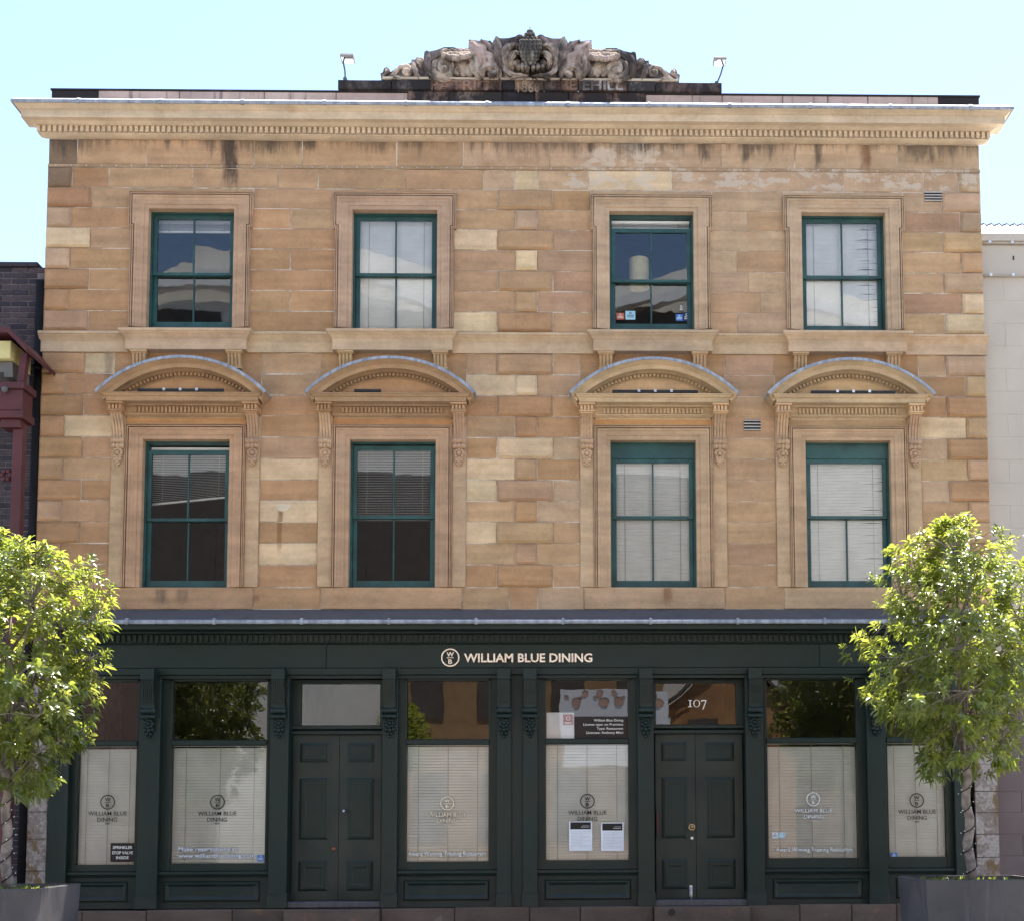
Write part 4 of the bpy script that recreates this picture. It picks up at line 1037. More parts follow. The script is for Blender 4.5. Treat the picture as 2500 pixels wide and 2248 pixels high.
text_into(b, 'WILLIAM BLUE DINING', x0, yl, z0, (z1 - z0), 'LEFT', .022, .02, width=x1 - x0); b.build('lettering', m_steel, SG)
DL = [('black', m_print_grey, 263, 1957, 'in the narrow window with the sprinkler sign'), ('black', m_print_grey, 531, 1957, 'in the window above the reservations address'), ('cream', m_print_cream, 1092, 1960, 'in the window between the left door and double pilaster'),
      ('dark brown', m_print_cream, 1434, 1955, 'above the two white paper notices'), ('cream', m_print_light, 1985.5, 1950, 'in the window right of door 107'), ('black', m_print_grey, 2238, 1953, 'in the narrow window behind the right tree')]
yg = YS + .045
for i, (nm, mt, px, py, where) in enumerate(DL):
    c = A(px, py, yg)
    t = thing('window_lettering', f'{nm} restaurant name and emblem {where}', 'window lettering', (c.x, yg, c.z), 'restaurant name lettering on the shop windows')
    lit = i in (2, 4)
    emblem(t, c.x, yg, c.z, .102, m_print_dark, 'emblem', .002)
    if lit: emblem(t, c.x, yg - .0025, c.z, .098, mt, 'emblem_face', .0006)
    w1, w2 = 93 / 175, 48 / 175
    for (m_, bo, yy, dd) in (((m_print_brown, .05, yg, .002), (mt, .012, yg - .0025, .0006)) if lit else ((m_print_dark if i != 3 else m_print_brown, .002, yg, .002),)):
        b = MB(); text_into(b, 'WILLIAM BLUE', c.x, yy, c.z - .185, .058, 'CENTER', bo, dd, width=w1); b.build('lettering', m_, t)
        b = MB(); text_into(b, 'DINING', c.x, yy, c.z - .27, .058, 'CENTER', bo, dd, width=w2); b.build('lettering', m_, t)
        b = MB(); b.box(c.x - .03, c.x + .03, yy - dd, yy, c.z - .305, c.z - .297 + (.004 if m_ is m_print_dark else 0)); b.build('underline', m_, t)
for k, (px0_, px1_, py, where) in enumerate(((996, 1188, 2083, 'left of the double pilaster'), (1894, 2083, 2073, 'right of door 107'))):
    x0, x1 = A(px0_, py, yg).x, A(px1_, py, yg).x; z = A(px0_, py + 5, yg).z
    b = MB(); text_into(b, 'Award Winning Training Restaurant', x0, yg, z, .062, 'LEFT', .016, .002, width=x1 - x0)
    o = thing('window_lettering', f'white Award Winning Training Restaurant lettering {where}', 'window lettering', ((x0 + x1) / 2, yg, z), 'slogan lettering on the shop windows'); b.build('lettering', m_print_light, o)
    b = MB(); text_into(b, 'Award Winning Training Restaurant', x0 - .006, yg + .002, z, .062, 'LEFT', .05, .001, width=x1 - x0 + .012); b.build('letter_outline', m_print_brown, o)
    # Winning Training Restaurant lettering {where}', 'window lettering', 'slogan lettering on the shop windows')
x0 = A(436, 2072, yg).x
b = MB(); text_into(b, 'Make reservations at:', x0, yg, A(436, 2077, yg).z, .062, 'LEFT', .012, .002, width=143 / 175); b2_ = b; b = MB(); text_into(b, 'www.williambluedining.com', x0, yg, A(436, 2093, yg).z, .062, 'LEFT', .012, .002, width=184 / 175)
c = A(520, 2080, yg)
o = thing('window_lettering', 'grey reservations web address along the bottom of a shop window', 'window lettering', (c.x, yg, c.z))
b.build('lettering', m_paper, o); b2_.build('lettering', m_paper, o)
b = MB(); text_into(b, 'Make reservations at:', x0, yg + .002, A(436, 2077, yg).z, .062, 'LEFT', .05, .001, width=143 / 175); b.build('letter_outline', m_print_dark, o); b = MB(); text_into(b, 'www.williambluedining.com', x0, yg + .002, A(436, 2093, yg).z, .062, 'LEFT', .05, .001, width=184 / 175); b.build('letter_outline', m_print_dark, o)
# sprinkler board
x0, x1, z0, z1 = RC(270, 2057, 329, 2103, yg)
t = thing('sprinkler_sign', 'small dark board reading SPRINKLER STOP VALVE INSIDE in the window corner', 'sign', ((x0 + x1) / 2, yg, z0))
b = MB(); b.box(x0, x1, yg - .006, yg, z0, z1); b.build('board', m_print_brown, t)
b = MB()
for s, py, wpx in (('SPRINKLER', 2071, 47), ('STOP VALVE', 2084, 50), ('INSIDE', 2096, 30)): 
    b = MB(); text_into(b, s, (x0 + x1) / 2, yg - .007, A(300, py, yg).z, .040, 'CENTER', .02, .001, width=wpx / 175); b.build('lettering', m_print_light, t)
# licence board and panel behind the transom pane of window 4, fire sticker
x0, x1, z0, z1 = RC(1402, 1748, 1533, 1805, yg)
t = thing('licence_board', 'dark licence board with white lines of text behind the transom pane', 'sign', ((x0 + x1) / 2, yg, z0))
b = MB(); b.box(x0, x1, yg - .004, yg, z0, z1); b.build('board', m_print_brown, t)
b = MB()
for s, py, wpx in (('William Blue Dining', 1760, 72), ('License type: on Premises', 1770, 98), ('Type: Restaurant', 1780, 65), ('Licensee: Anthony Mitri', 1790, 90)): 
    b = MB(); text_into(b, s, A(1521.5, py, yg).x, yg - .005, A(1500, py, yg).z, .034, 'RIGHT', .004, .001, width=wpx / 175); b.build('lettering', m_print_light, t)
x0, x1, z0, z1 = RC(1334, 1738, 1402, 1805, yg); b = MB(); b.box(x0, x1, yg + .02, yg + .024, z0, z1); o = b.build('white_panel', m_paper); tag(o, 'plain white panel beside the dark licence board in the transom', 'panel')
x0, x1, z0, z1 = RC(1375, 1743, 1399, 1768, yg); t = thing('fire_sign', 'small red FIRE notice on the white panel', 'sign', ((x0 + x1) / 2, yg, z0))
b = MB(); b.box(x0, x1, yg + .008, yg + .012, z0, z1); b.build('board', m_red, t)
b = MB(); text_into(b, 'FIRE', (x0 + x1) / 2, yg + .008, z0 + .012, .024, 'CENTER', .03, .001, width=.095); b.build('lettering', m_print_light, t); b = MB(); b.disc(((x0 + x1) / 2, yg + .007, z0 + .09), .03, 14, r0=.022, d=.001); b.build('bell_ring', m_print_light, t)
# notices
for (q, tx, wv) in (((1389, 2004, 1446, 2076), 'left', 'square to the glass'), ((1467, 2007, 1523, 2076), 'right', 'with a glare patch')):
    x0, x1, z0, z1 = RC(*q, yg)
    t = thing('paper_notice', ('white notice with black heading under the word DINING' if tx == 'left' else 'white notice with black heading close to the window edge by door 107'), 'notice', ((x0 + x1) / 2, yg, z0), 'paper notices in the shop window')
    b = MB(); b.box(x0, x1, yg - .002, yg, z0, z1); b.build('sheet', m_paper, t)
    b = MB(); b.box(x0 + .02, x1 - .02, yg - .0035, yg - .002, z1 - .11, z1 - .012); b.build('heading', m_print_dark, t)
    b = MB()
    b.box(x0 + .19, x1 - .04, yg - .005, yg - .0035, z1 - .06, z1 - .054); b.box(x0 + .17, x1 - .04, yg - .005, yg - .0035, z1 - .085, z1 - .072)
    for k in range(11): b.box(x0 + .03, x1 - .03 - .05 * (k % 3), yg - .003, yg - .002, z1 - .145 - k * .021, z1 - .142 - k * .021)
    b.build('print', m_print_grey, t)
# stickers
def sticker(label, q, mat, Y=yg, mark=m_print_light, name='sticker'):
    x0, x1, z0, z1 = RC(*q, Y); b = MB(); b.box(x0, x1, Y - .002, Y, z0, z1)
    t = thing(name, label, 'sticker', ((x0 + x1) / 2, Y, z0), 'stickers on the window glass'); b.build('backing', mat, t)
    b = MB(); w_, h_ = x1 - x0, z1 - z0
    for k in (.25, .45): b.box(x0 + w_ * .15, x1 - w_ * .15, Y - .0035, Y - .002, z0 + h_ * k, z0 + h_ * (k + .08))
    b.disc(((x0 + x1) / 2, Y - .0035, z0 + h_ * .75), h_ * .14, 12, r0=h_ * .08, d=.0015); b.build('print', mark, t); return t
sticker('blue sticker below the reservations web address', (628, 2086, 645, 2102), m_blue)
sticker('white card payment sticker beside the light blue one', (1885, 2031, 1900, 2045), m_paper, mark=m_navy)
sticker('light blue sticker above the slogan right of door 107', (1902, 2031, 1917, 2045), m_ltblue)
sticker('deep blue sticker at the corner of the narrow right window', (2174, 2080, 2191, 2096), m_blue)
yw = .192
sticker('red sticker in the office window with the lampshade', (1505, 765, 1524, 781), m_orange, yw)
sticker('pale blue square sticker beside the red one', (1527, 760, 1551, 781), m_ltblue, yw, m_navy)
sticker('bright blue sticker beside the navy roundel sticker', (1650, 768, 1667, 784), m_blue, yw)
sticker('navy sticker with white roundel in the office window corner', (1668, 764, 1685, 785), m_navy, yw)
sticker('small grey sticker above the blue pair', (1658, 744, 1668, 762), m_grey_box, yw)
# hanging lamp seen through the third upper window
c = A(1560, 670, .75)
t = thing('pendant_lamp', 'cream drum lampshade hanging inside the upper office window', 'lamp', (c.x, .75, c.z))
b = MB(); n = 24
vv = [(c.x + .15 * math.cos(2 * PI * k / n), .75 + .15 * math.sin(2 * PI * k / n), c.z + s) for s in (-.22, .22) for k in range(n)]
b.mesh(vv, [(k, (k + 1) % n, n + (k + 1) % n, n + k) for k in range(n)], True); b.build('lamp_shade', m_shade, t)
b = MB(); b.tube([(c.x, .75, c.z + .22), (c.x, .75, 11.40)], .006, 6); b.build('cord', m_black, t)
# house number on the right fanlight: old-style 1 0 7
c0 = A(1680, 1725, YD + .036); s = .0042; y = YD + .036
t = thing('house_number', 'white serif number 107 on the glass above the right hand door', 'number', (c0.x, y, c0.z))
def px7(x, z): return (c0.x + x * s, c0.z + z * s)
b = MB(); b.extrude([px7(5, 0), px7(9, 0), px7(9, 24), px7(5, 24)], y - .002, y); b.extrude([px7(0, 0), px7(14, 0), px7(14, 2), px7(0, 2)], y - .0018, y); b.extrude([px7(0, 22), px7(14, 22), px7(14, 24), px7(0, 24)], y - .0018, y); b.build('digit', m_print_light, t)
b = MB(); vv = []; n = 28
for k in range(n):
    a = 2 * PI * k / n; vv += [(*px7(29 + 11.5 * math.cos(a), 12 + 12.5 * math.sin(a)),), (*px7(29 + 8 * math.cos(a), 12 + 11 * math.sin(a)),)]
b.mesh([(x, y - .002, z) for x, z in vv], [(2 * k, (2 * k + 2) % (2 * n), (2 * k + 3) % (2 * n), 2 * k + 1) for k in range(n)]); b.build('digit', m_print_light, t)
b = MB(); b.extrude([px7(44, 20), px7(62, 20), px7(62, 24), px7(44, 24)], y - .002, y); b.extrude([px7(58.5, 20.5), px7(62, 20.5), px7(52, -8), px7(48, -8)], y - .0018, y); b.extrude([px7(44, 17), px7(46, 17), px7(46, 20), px7(44, 20)], y - .0018, y); b.build('digit', m_print_light, t)

# ------------------------------------------------------------------ strip lights lying on the pediment shelves, roof floodlights
for i, (a, e, py) in enumerate(((336, 546, 960.5), (865, 930, 962), (1495, 1704, 963), (1980, 2186, 962))):
    y = -.20; x0, x1 = A(a, py, y).x, A(e, py, y).x; z = A(1250, 957, -HY).z + .035
    t = thing('strip_light', ['dark strip light with pale clips on the farthest left window pediment', 'short dark strip light on the second window pediment', 'dark strip light on the pediment below the office with stickers', 'dark strip light on the pediment nearest the white neighbour'][i], 'light fitting', ((x0 + x1) / 2, y, z), 'strip lights on the window pediments')
    b = MB(); b.box(x0, x1, y - .02, y + .02, z, z + .035); b.build('housing', m_black, t)
    if i != 1:
        for k in (.31, .5, .69):
            b = MB(); xx = x0 + (x1 - x0) * k; b.box(xx - .018, xx + .018, y - .03, y - .02, z + .006, z + .045); b.build('clip', m_alu, t)
m_lamp = plain('grey_lamp_casing', (.30, .28, .28), .6)
for i, (p0, p1, h0, h1, lab) in enumerate((((843, 197), (838, 152), (834, 144), (866, 156), 'small floodlight on an upright arm at the left end of the crest block'), ((1749, 207), (1766, 160), (1741, 151), (1771, 164), 'small floodlight on a leaning arm at the right end of the crest block'))):
    y = PY + .05; a, e = A(*p0, y), A(*p1, y)
    t = thing('floodlight', lab, 'floodlight', a, 'roof floodlights beside the crest')
    b = MB(); b.tube([a, (a + e) / 2 + Vector((.01, 0, 0)), e], .012, 8); b.disc((a.x, y - .03, a.z + .01), .03, 10, d=.04); b.build('arm', m_grey_box, t)
    x0, x1, z0, z1 = RC(h0[0], h0[1], h1[0], h1[1], y); b = MB(); s_ = 1 if i == 0 else -1
    top = z1 - .01
    b.yzprism([(y - .15, top - .020), (y - .14, top + .005), (y + .0, top + .025), (y + .05, top + .01), (y + .04, top - .045), (y - .13, top - .035)], x0, x1); b.build('lamp_head', m_lamp, t)
    b = MB(); b.quad((x0 + .012, y - .12, top - .0385), (x1 - .012, y - .12, top - .0385), (x1 - .012, y + .03, top - .047), (x0 + .012, y + .03, top - .047)); b.build('lens', m_glass2, t)

# ------------------------------------------------------------------ left neighbour: dark brick, pipe, burgundy verandah frame
NBX1 = XL - .02; yb = .10
ztop = A(50, 653, yb).z
NB = thing('brick_building', 'dark brown brick building at the left edge of the sandstone front', 'building', (-9.5, yb, GZ))
b = MB(); b.box(-16, NBX1, yb + .008, 6, GZ, ztop - .02); b.build('wall', m_brick_mortar, NB)
x_p0, x_p1 = A(86, 1000, yb).x, A(104, 1000, yb).x
bh, bl = .0835, .245; row = 0; z = ztop
bm_cache = {}
nb = 0; rest = MB()
while z > .9:
    off = 0 if row % 2 == 0 else bl / 2
    x = NBX1 - off; first = True
    while x > -8.9:
        x0 = max(x - bl, x - bl); x1 = x
        if first and off: pass
        vis = z > 4.6 and x0 > A(-25, 1100, yb).x - .2
        pj = rnd.uniform(-.004, .003)
        if vis and nb < 292:
            bb = MB(); bb.cbox(x0 + .006, x1 - .006, yb - .002 + pj, yb + .06, z - bh + .006, z - .006, .004); bb.build('brick', m_brick, NB); nb += 1
        else: rest.cbox(x0 + .006, x1 - .006, yb - .002 + pj, yb + .06, z - bh + .006, z - .006, .004)
        x = x0; first = False
    z -= bh; row += 1
rest.build('brickwork', m_brick, NB, kind='stuff')
b = MB(); b.tube([(A(97, 700, -.02).x, -.0, ztop - .25), (A(97, 700, -.02).x, -.0, GZ)], .055, 12)
for zz_ in (8.0, 5.6, 3.2): b.tube([(A(97, 700, -.02).x, 0, zz_), (A(97, 700, -.02).x, 0, zz_ + .06)], .066, 12)
b.build('downpipe', m_pipe, NB)
b = MB(); b.box(-16, A(92, 700, yb).x, yb - .04, yb + .4, ztop, ztop + .06); b.build('coping', m_brick, NB)
# burgundy frame
yv = -.75
def vx(px, py=900): return A(px, py, yv).x
def vz(py): return A(30, py, yv).z
VF = thing('verandah_frame', 'burgundy timber verandah post and bracket in front of dark brick wall', 'verandah', (vx(38, 1300), yv, GZ))
b = MB(); b.cbox(vx(26, 1350), vx(50, 1350), yv - .07, yv + .07, GZ, vz(1050), .012); b.build('post', m_burgundy, VF)
b = MB(); xc_, hw_ = vx(36, 1000), .185
for (z0, z1, ww) in ((vz(1050), vz(1030), .13), (vz(1030), vz(1012), .19), (vz(1012), vz(960), .165), (vz(960), vz(944), .20)): b.cbox(xc_ - ww, xc_ + ww, yv - ww, yv + ww, z0, z1, .012)
b.build('capital', m_burgundy, VF)
b = MB(); b.mesh([(vx(45, 940), yv - .05, vz(944)), (vx(60, 940), yv - .05, vz(944)), (vx(70, 870), yv - .05, vz(866)), (vx(54, 870), yv - .05, vz(866)), (vx(45, 940), yv + .05, vz(944)), (vx(60, 940), yv + .05, vz(944)), (vx(70, 870), yv + .05, vz(866)), (vx(54, 870), yv + .05, vz(866))], [(0, 1, 2, 3), (4, 7, 6, 5), (0, 4, 5, 1), (1, 5, 6, 2), (2, 6, 7, 3), (3, 7, 4, 0)]); b.build('brace', m_burgundy, VF)
b = MB(); zr0, zr1 = vz(870), vz(819)
ym0, ym1 = yv - .25, yv + .75
b.extrude([(vx(-160), zr1 - .05), (vx(-160), zr1 + .01), (vx(38), zr1 + .01), (vx(83), zr0 + .02), (vx(82), zr0 - .03), (vx(36), zr1 - .06)], ym0, ym1); b.build('roof_board', m_burgundy, VF)
b = MB(); b.cbox(vx(-160), vx(36), yv - .15, yv + .5, vz(885), vz(842), .01); b.build('fascia_box', m_yellow, VF)
b = MB(); b.box(vx(-160), vx(34), yv - .05, yv + .5, vz(912), vz(887)); b.box(vx(15), vx(36), yv - .06, yv + .2, vz(925), vz(911)); b.build('lamp_housing', m_grey_box, VF)
b = MB(); b.ball((vx(27, 965), yv - .20, vz(963)), .045, 10, 8); b.build('bolt_cap', m_grey_box, VF)
b = MB()
for k in range(6):
    a = 2 * PI * k / 6; b.ball((vx(12, 1155) + .06 * math.cos(a), yv + .05, vz(1157) + .06 * math.sin(a)), .04, 8, 6)
b.build('rosette', m_burgundy, VF)

# ------------------------------------------------------------------ right neighbour: pale rendered blocks, white metal roof
NR = thing('rendered_building', 'pale grey block building with white corrugated roof on the right', 'building', (8, .2, GZ))
yr = .12; rx0 = XR + .02; rx1 = 16.0
def rz(py): return A(2450, py, yr).z
zsplit = rz(1660)
b = MB(); b.box(rx0, rx1, yr + .012, 6, GZ, rz(592)); b.build('wall', m_render, NR)
rows_ = [600, 677, 734, 790, 845, 900, 956, 1012, 1067, 1122, 1178, 1233, 1288, 1344, 1400, 1456, 1512, 1568, 1614, 1660]
for i in range(len(rows_) - 1):
    x = rx0
    z1, z0 = rz(rows_[i]), rz(rows_[i + 1]); off = .32 if i % 2 else .64
    while x < 7.6:
        x1 = min(x + off, 7.7); off = .64
        b = MB(); b.cbox(x + .0006, x1 - .0006, yr + rnd.uniform(-.0006, .0006), yr + .05, z0 + .0008, z1 - .0008, .0015); b.build('block', m_render, NR); x = x1
rows_ = [1660, 1730, 1785, 1826, 1879, 1931, 1983, 2036, 2088, 2140, 2200]
for i in range(len(rows_) - 1):
    x = rx0; z1, z0 = rz(rows_[i]), rz(rows_[i + 1]); off = .35 if i % 2 else .7
    while x < 7.6:
        x1 = min(x + off, 7.7); off = .7
        b = MB(); b.cbox(x + .002, x1 - .002, yr - .004 + rnd.uniform(-.001, .001), yr + .05, z0 + .002, z1 - .002, .004); b.build('block', m_mauve, NR); x = x1
b = MB(); b.cornice(rx0, rx1, [(0, rz(575)), (.06, rz(575)), (.06, rz(592)), (0, rz(594))], yr, left=False); b.build('eaves_board', m_render, NR)
for py in (596, 676):
    b = MB(); zq = rz(py); b.tube([(rx0, yr - .03, zq), (rx1, yr - .03, zq)], .018, 8); b.build('conduit', m_render, NR)
    for k in range(3): b = MB(); xx = rx0 + .12 + k * .33; b.box(xx - .02, xx + .02, yr - .055, yr, zq - .01, zq + .03); b.build('conduit_clip', m_alu, NR)
b = MB(); n = 260                               # corrugated sheets, ridge profile seen end-on
zr = rz(576); zt_ = A(2450, 551, yr + .3).z; vv = []; ff = []
for k in range(n + 1):
    x = rx0 + (rx1 - rx0) * k / n; dz = .018 * math.sin(2 * PI * (x - rx0) / .115)
    vv += [(x, yr + .02, zr + dz), (x, yr + .3, zt_ + dz), (x, 6, zt_ + .2 + dz)]
for k in range(n): ff += [(3 * k, 3 * k + 3, 3 * k + 4, 3 * k + 1), (3 * k + 1, 3 * k + 4, 3 * k + 5, 3 * k + 2)]
b.mesh(vv, ff, True); b.build('roof', m_sheet, NR)
b = MB(); q = [v for v in vv if abs(v[1] - yr - .3) < 1e-6]  # dark wavy strip modelled as the shadow line along the sheet edge
for k in range(len(q) - 1): b.quad((q[k][0], q[k][1] - .004, q[k][2] - .004), (q[k + 1][0], q[k + 1][1] - .004, q[k + 1][2] - .004), (q[k + 1][0], q[k + 1][1] - .004, q[k + 1][2] + .020), (q[k][0], q[k][1] - .004, q[k][2] + .020), smooth=True)
b.build('roof_edge_shadow', m_grey_box, NR)
p = A(2474, 631, yr); b = MB(); b.box(p.x - .008, p.x + .008, yr - .012, yr, p.z - .03, p.z + .03); b.build('wall_mark', m_black, NR)  # thin black box drawn as a small dark mark on the wall

# ------------------------------------------------------------------ planters, trees, string lights
def planter(label, x0, x1, y0, y1, zt):
    t = thing('planter', label, 'planter', ((x0 + x1) / 2, (y0 + y1) / 2, GZ), 'grey street planters')
    b = MB(); th = .045; tp = .03
    def ring(ins, z): return [(x0 + ins, y0 + ins, z), (x1 - ins, y0 + ins, z), (x1 - ins, y1 - ins, z), (x0 + ins, y1 - ins, z)]
    rr = [ring(tp, GZ + .002), ring(0, zt - .01), ring(.006, zt), ring(th, zt), ring(th, zt - .14)]
    vv = [q for r in rr for q in r]; ff = []
    for k in range(4):
        for i in range(4): j = (i + 1) % 4; ff.append((4 * k + i, 4 * k + j, 4 * k + 4 + j, 4 * k + 4 + i))
    b.mesh(vv, ff); b.build('box', m_planter, t)
    b = MB(); n = 14
    vv = [(x0 + th + (x1 - x0 - 2 * th) * i / n, y0 + th + (y1 - y0 - 2 * th) * j / n, zt - .06 + rnd.uniform(-.02, .02)) for i in range(n + 1) for j in range(n + 1)]
    b.mesh(vv, [(i * (n + 1) + j, (i + 1) * (n + 1) + j, (i + 1) * (n + 1) + j + 1, i * (n + 1) + j + 1) for i in range(n) for j in range(n)]); b.build('soil', m_soil, t, kind='stuff')
    b = MB()
    for k in range(90):
        cx, cy = rnd.uniform(x0 + .08, x1 - .08), rnd.uniform(y0 + .08, y1 - .08)
        for q in range(4):
            a = rnd.uniform(0, 2 * PI); l = rnd.uniform(.02, .05); dx, dy = math.cos(a) * l, math.sin(a) * l
            b.quad((cx, cy, zt - .05), (cx + dx * .5 - dy * .3, cy + dy * .5 + dx * .3, zt - .03), (cx + dx, cy + dy, zt - .02 + rnd.uniform(0, .03)), (cx + dx * .5 + dy * .3, cy + dy * .5 - dx * .3, zt - .03))
    b.build('ground_cover', m_leaf, t, kind='stuff')
    return t
planter('grey planter below the left tree with sunlit streaks on its side', -6.92, -5.60, -4.30, -3.05, .92)
planter('shaded grey planter below the right tree', 3.87, 5.25, -3.90, -2.70, .947)

def tree(label, bx, by, bz, zlo, zhi, prof, seed, ntips, lean=0.0):
    """prof(t): crown radius at height fraction t"""
    r = random.Random(seed)
    t = thing('street_tree', label, 'tree', (bx, by, bz), 'small street trees in planters')
    zf = zlo + .12
    trunk = [Vector((bx + .02 * math.sin(k * 1.7) + lean * k / 10, by + .015 * math.cos(k * 2.1), bz + (zf - bz) * k / 10)) for k in range(11)]
    b = MB(); b.tube(trunk, [.060 - .0015 * k for k in range(11)], 12)
    for i in range(3): trunk.append(trunk[-1] + Vector((.03 * (i - 1), .02, (zhi - zf) * .24)))
    b.tube(trunk[10:], [.045, .034, .022, .010], 8)
    b.build('trunk', m_bark, t)
    H_ = zhi - zlo; tips = []
    def lump(a, z): return 1 + .46 * mnoise.noise(Vector((math.cos(a) * 1.5 + seed, math.sin(a) * 1.5, z * 1.5))) + .34 * mnoise.noise(Vector((math.cos(a) * 4 + seed * 2, math.sin(a) * 4, z * 4.0)))
    while len(tips) < ntips:
        u = r.random(); a = r.uniform(0, 2 * PI); z = zlo + u * H_
        rad = prof(u) * lump(a, z)
        if r.random() > (prof(u) / 1.05): continue
        f = r.random() ** .36
        if r.random() < .05: f = r.uniform(1.0, 1.16)
        p = Vector((bx + lean + math.cos(a) * rad * f, by + math.sin(a) * rad * f, z + (r.uniform(-.25, 0) if u < .1 else 0)))
        if mnoise.noise(p * 2.6 + Vector((seed, 0, 0))) < -.11: continue
        tips.append(p)
    # limbs to clumps of tips
    b = MB(); hubs = []
    for k in range(26):
        q = tips[r.randrange(len(tips))]; s = trunk[9 + r.randrange(4)]
        e = s + (q - s) * .8; mid = s + (e - s) * .5 + Vector((0, 0, .10 * (e - s).length)); 
        b.tube([s, mid, e], [.020, .013, .005], 5); hubs += [mid, e]
    for q in tips:
        h = min(hubs, key=lambda v: (v - q).length_squared)
        if (h - q).length < .75 and r.random() < .35: b.tube([h, (h + q) / 2 + Vector((r.uniform(-.04, .04), r.uniform(-.04, .04), .03)), q], [.007, .005, .003], 4, cap=False)
    b.build('branches', m_bark, t, kind='stuff')
    b = MB(); V = b.v; Fc = b.f
    c0 = Vector((bx + lean, by, zlo + H_ * .45))
    for q in tips:
        out = (q - c0); out.z *= .6; out.normalize()
        ax = (out * .8 + Vector((0, 0, .55)) + Vector((r.uniform(-.4, .4), r.uniform(-.4, .4), r.uniform(-.3, .3)))).normalized()
        s1 = ax.orthogonal().normalized(); s2 = ax.cross(s1)
        nl = r.randint(8, 13); a0 = r.uniform(0, 6.28); ts = .7 + .6 * r.random()
        for k in range(nl):
            a = a0 + k * 2.4; rad = s1 * math.cos(a) + s2 * math.sin(a)
            st = q - ax * (.075 * (k / nl)) ; el = .15 + .6 * (1 - k / nl)
            d = (rad * (1 - el * .5) + ax * el).normalized(); L = r.uniform(.060, .125) * ts; W = L * r.uniform(.14, .185)
            up = (ax - d * ax.dot(d)).normalized(); sd_ = d.cross(up)
            droop = r.uniform(.12, .58) * L
            n0 = len(V); g = Vector((0, 0, -1))
            roll = r.uniform(-.5, .5); sr = sd_ * math.cos(roll) + up * math.sin(roll); ur = up * math.cos(roll) - sd_ * math.sin(roll)
            pts = [st, st + d * L * .35 + g * droop * .10, st + d * L * .70 + g * droop * .42, st + d * L * .95 + g * droop]
            for i, wv in ((1, 1.0), (2, .78)):
                pass
            V += [tuple(pts[0]), tuple(pts[1] + sr * W + ur * W * .35), tuple(pts[1]), tuple(pts[1] - sr * W + ur * W * .35), tuple(pts[2] + sr * W * .8 + ur * W * .28), tuple(pts[2]), tuple(pts[2] - sr * W * .8 + ur * W * .28), tuple(pts[3])]
            for f in ((0, 1, 2), (0, 2, 3), (1, 4, 5, 2), (2, 5, 6, 3), (4, 7, 5), (5, 7, 6)): Fc.append(tuple(n0 + i for i in f)); b.sm.append(True)
    b.build('crown', m_leaf, t)
    # string lights wound round the trunk
    sl_ = thing('string_lights', ('dark fairy light wire wound round the left trunk' if bx < 0 else 'dark fairy light wire wound round the right trunk'), 'string lights', (bx, by, bz), 'fairy lights on the trees')
    b = MB(); bulbs = MB(); pts = []; N = 130; turns = 6.5
    for k in range(N + 1):
        u = k / N; i = min(9, int(u * 10)); p = trunk[i].lerp(trunk[i + 1], u * 10 - i); rr = .067 - .015 * u; a = u * turns * 2 * PI
        pts.append(p + Vector((math.cos(a) * rr, math.sin(a) * rr, .02 * math.sin(a))))
        if k % 4 == 0: e = pts[-1] + Vector((math.cos(a) * .03, math.sin(a) * .03, rnd.uniform(-.01, .02))); bulbs.ball(e, .007, 6, 4)
    b.tube(pts, .0065, 5); b.build('wire', m_black, sl_); bulbs.build('bulbs', m_print_light, sl_, kind='stuff')
    return t
lt = A(20, 2050, -3.68); rt = A(2368, 2050, -3.30)
def prof_l(t):
    if t < .22: return .42 + 1.9 * t
    if t < .68: return .84
    return max(.14, .84 * math.cos((t - .68) / .35 * PI / 2) ** .7)
def prof_r(t):
    if t < .22: return .50 + 2.3 * t
    if t < .62: return 1.02
    return max(.10, 1.02 * math.cos((t - .62) / .40 * PI / 2) ** .62)
zl0, zl1 = A(20, 1905, -3.7).z, A(20, 1300, -3.7).z
zr0, zr1 = A(2360, 1860, -3.3).z, A(2360, 1262, -3.3).z
tree('leafy young street tree at the left in the sunlit planter', lt.x, -3.68, .86, zl0, zl1, prof_l, 5, 1600, -.04)
tree('conical young street tree at the right with orange tinged leaves', rt.x, -3.30, .88, zr0, zr1, prof_r, 9, 1650, -.03)

# ------------------------------------------------------------------ the other side of the street (seen only in the window glass)
m_ob_pale = plain('pale_concrete', (.78, .76, .72), .9, 0, .2, .08, .4)
m_ob_stone = sandstone('far_sandstone')
m_ob_brown = plain('brown_render', (.17, .115, .10), .9, 0, .2, .1, .5)
OB = thing('concrete_office_block', 'tall pale concrete office block with curved roof edge across the street', 'building', (-6, -30, GZ))
b = MB(); top = [(-30, 20.6), (-24, 20.9), (-20, 21.6), (-17.5, 22.5), (-15.6, 23.2), (-14, 23.45), (-12, 23.3), (-9.5, 23.7), (-8, 23.6), (-6.5, 23.25), (-5, 22.7), (-3.5, 22.1), (-2, 21.7), (0, 21.9), (2, 22.4), (4, 23.0), (6, 23.2), (9, 22.4), (14, 21.5), (30, 21)]
b.extrude([(-30, GZ)] + top + [(30, GZ)], -42, -30); b.build('wall', m_ob_pale, OB)
b = MB(); b.sweep([(x, z) for x, z in top], [(-1.5, -29.8), (-1.5, -29.3), (-1.1, -29.3), (-1.1, -29.8)]); b.build('roof_band', m_sheet, OB)
m_far_glass = plain('far_dark_glazing', (.095, .078, .066), .5)
for r, (z0, z1) in enumerate(((9.6, 14.8), (16.0, 21.2))):
    for k in range(7):
        x = -29 + k * 5.2
        b = MB(); b.box(x, x + 5.19, -30.0, -29.96, z0, z1 - (.5 * (k % 2) if r else 0)); b.build('window', m_far_glass, OB)
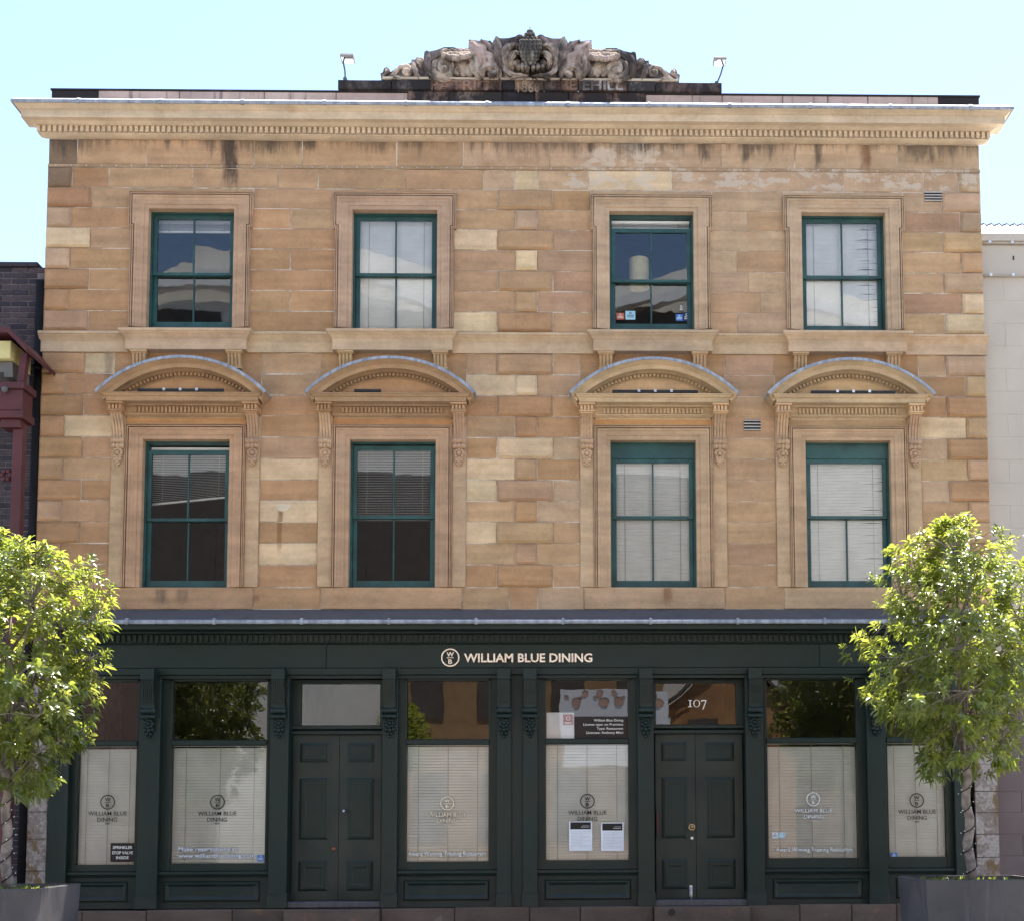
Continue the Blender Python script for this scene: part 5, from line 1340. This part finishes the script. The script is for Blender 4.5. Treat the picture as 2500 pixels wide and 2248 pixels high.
OS = thing('far_sandstone_house', 'brown sandstone house with dark windows across the street', 'building', (-2.4, -25, GZ))
b = MB(); b.box(-5.6, 3.2, -29.5, -24.6, GZ, 8.4); b.build('wall', m_ob_stone, OS, color=(.36, .22, .115))
for x in (-5.2, -3.0, -.6, 1.6):
    for z0 in (1.0, 5.0):
        b = MB(); b.box(x, x + 1.1, -24.62, -24.55, z0, z0 + 2.2); b.build('window', m_far_glass, OS)
b = MB(); b.cornice(-5.6, 3.2, [(.3, 8.6), (.3, 8.4), (.1, 8.2), (0, 8.2)], -24.6); b.build('cornice', m_ob_stone, OS, color=(.45, .33, .2))
BR = thing('far_brown_shop', 'brown rendered shop across the street', 'building', (-14, -25, GZ))
b = MB(); b.box(-19, -13.2, -29.5, -24.8, GZ, 6.5); b.box(8, 20, -29.5, -24.8, GZ, 7.0); b.build('wall', m_ob_brown, BR)
OH = thing('far_orange_house', 'orange brown gabled house across the street', 'building', (5.6, -26, GZ))
b = MB(); b.box(3.35, 7.6, -29, -25.2, GZ, 5.4); b.extrude([(3.35, 5.4), (7.6, 5.4), (5.4, 7.4)], -25.25, -29); b.build('wall', plain('orange_brick', (.36, .19, .09), .9, 0, .1, .2, 2.0), OH)
b = MB(); b.sweep([(3.0, 5.2), (5.4, 7.5), (7.9, 5.2)], [(0, -25.0), (.12, -25.0), (.12, -29.2), (0, -29.2)]); b.build('roof', m_far_glass, OH)
b = MB(); b.box(4.0, 5.0, -25.21, -25.15, 3.8, 5.2); b.build('window', m_far_glass, OH)
BN = thing('hoarding_banner', 'white street banner with red and orange patches across the street', 'banner', (1.3, -23.9, 3.4))
b = MB(); b.box(-.3, 3.3, -23.95, -23.9, 3.4, 5.9); b.build('sheet', m_paper, BN)
b = MB()
for k in range(14): b.disc((-.1 + (k * .61) % 3.2, -23.89, 5.62 + .16 * math.sin(k * 2.1)), .07 + .05 * (k % 3), 9, d=.01)
b.build('print', plain('faded_print', (.52, .33, .27), .6), BN)
for i, (x, y, z0, z1, R_) in enumerate(((-10.9, -21.5, 3.2, 7.6, 1.5), (8.6, -21.5, 2.2, 7.6, 2.2), (-5.3, -22.5, 3.0, 5.4, 1.0))):
    t = thing('far_street_tree', ['broad leafy tree across the street facing the reservations window', 'broad leafy tree across the street facing door 107', 'small tree across the street before the concrete office block'][i], 'tree', (x, y, GZ), 'street trees across the road')
    b = MB(); b.tube([(x, y, GZ), (x + .05, y, z0 + .8)], [.14, .09], 8); b.build('trunk', m_bark, t)
    b = MB(); r = random.Random(40 + i)
    for k in range(1900):
        a, u = r.uniform(0, 2 * PI), r.uniform(-1, 1); rad = R_ * r.random() ** .4 * (1 + .3 * mnoise.noise(Vector((math.cos(a) * 2 + i * 7, math.sin(a) * 2, u * 3))))
        s = math.sqrt(1 - u * u); p = Vector((x + rad * s * math.cos(a), y + rad * s * math.sin(a), (z0 + z1) / 2 + rad * u * (z1 - z0) / 2 / R_))
        d = Vector((r.uniform(-1, 1), r.uniform(-1, 1), r.uniform(-.6, .3))).normalized() * .11; e = d.orthogonal().normalized() * .05
        b.quad(p - d, p + e, p + d, p - e)
    b.build('crown', m_leaf, t)
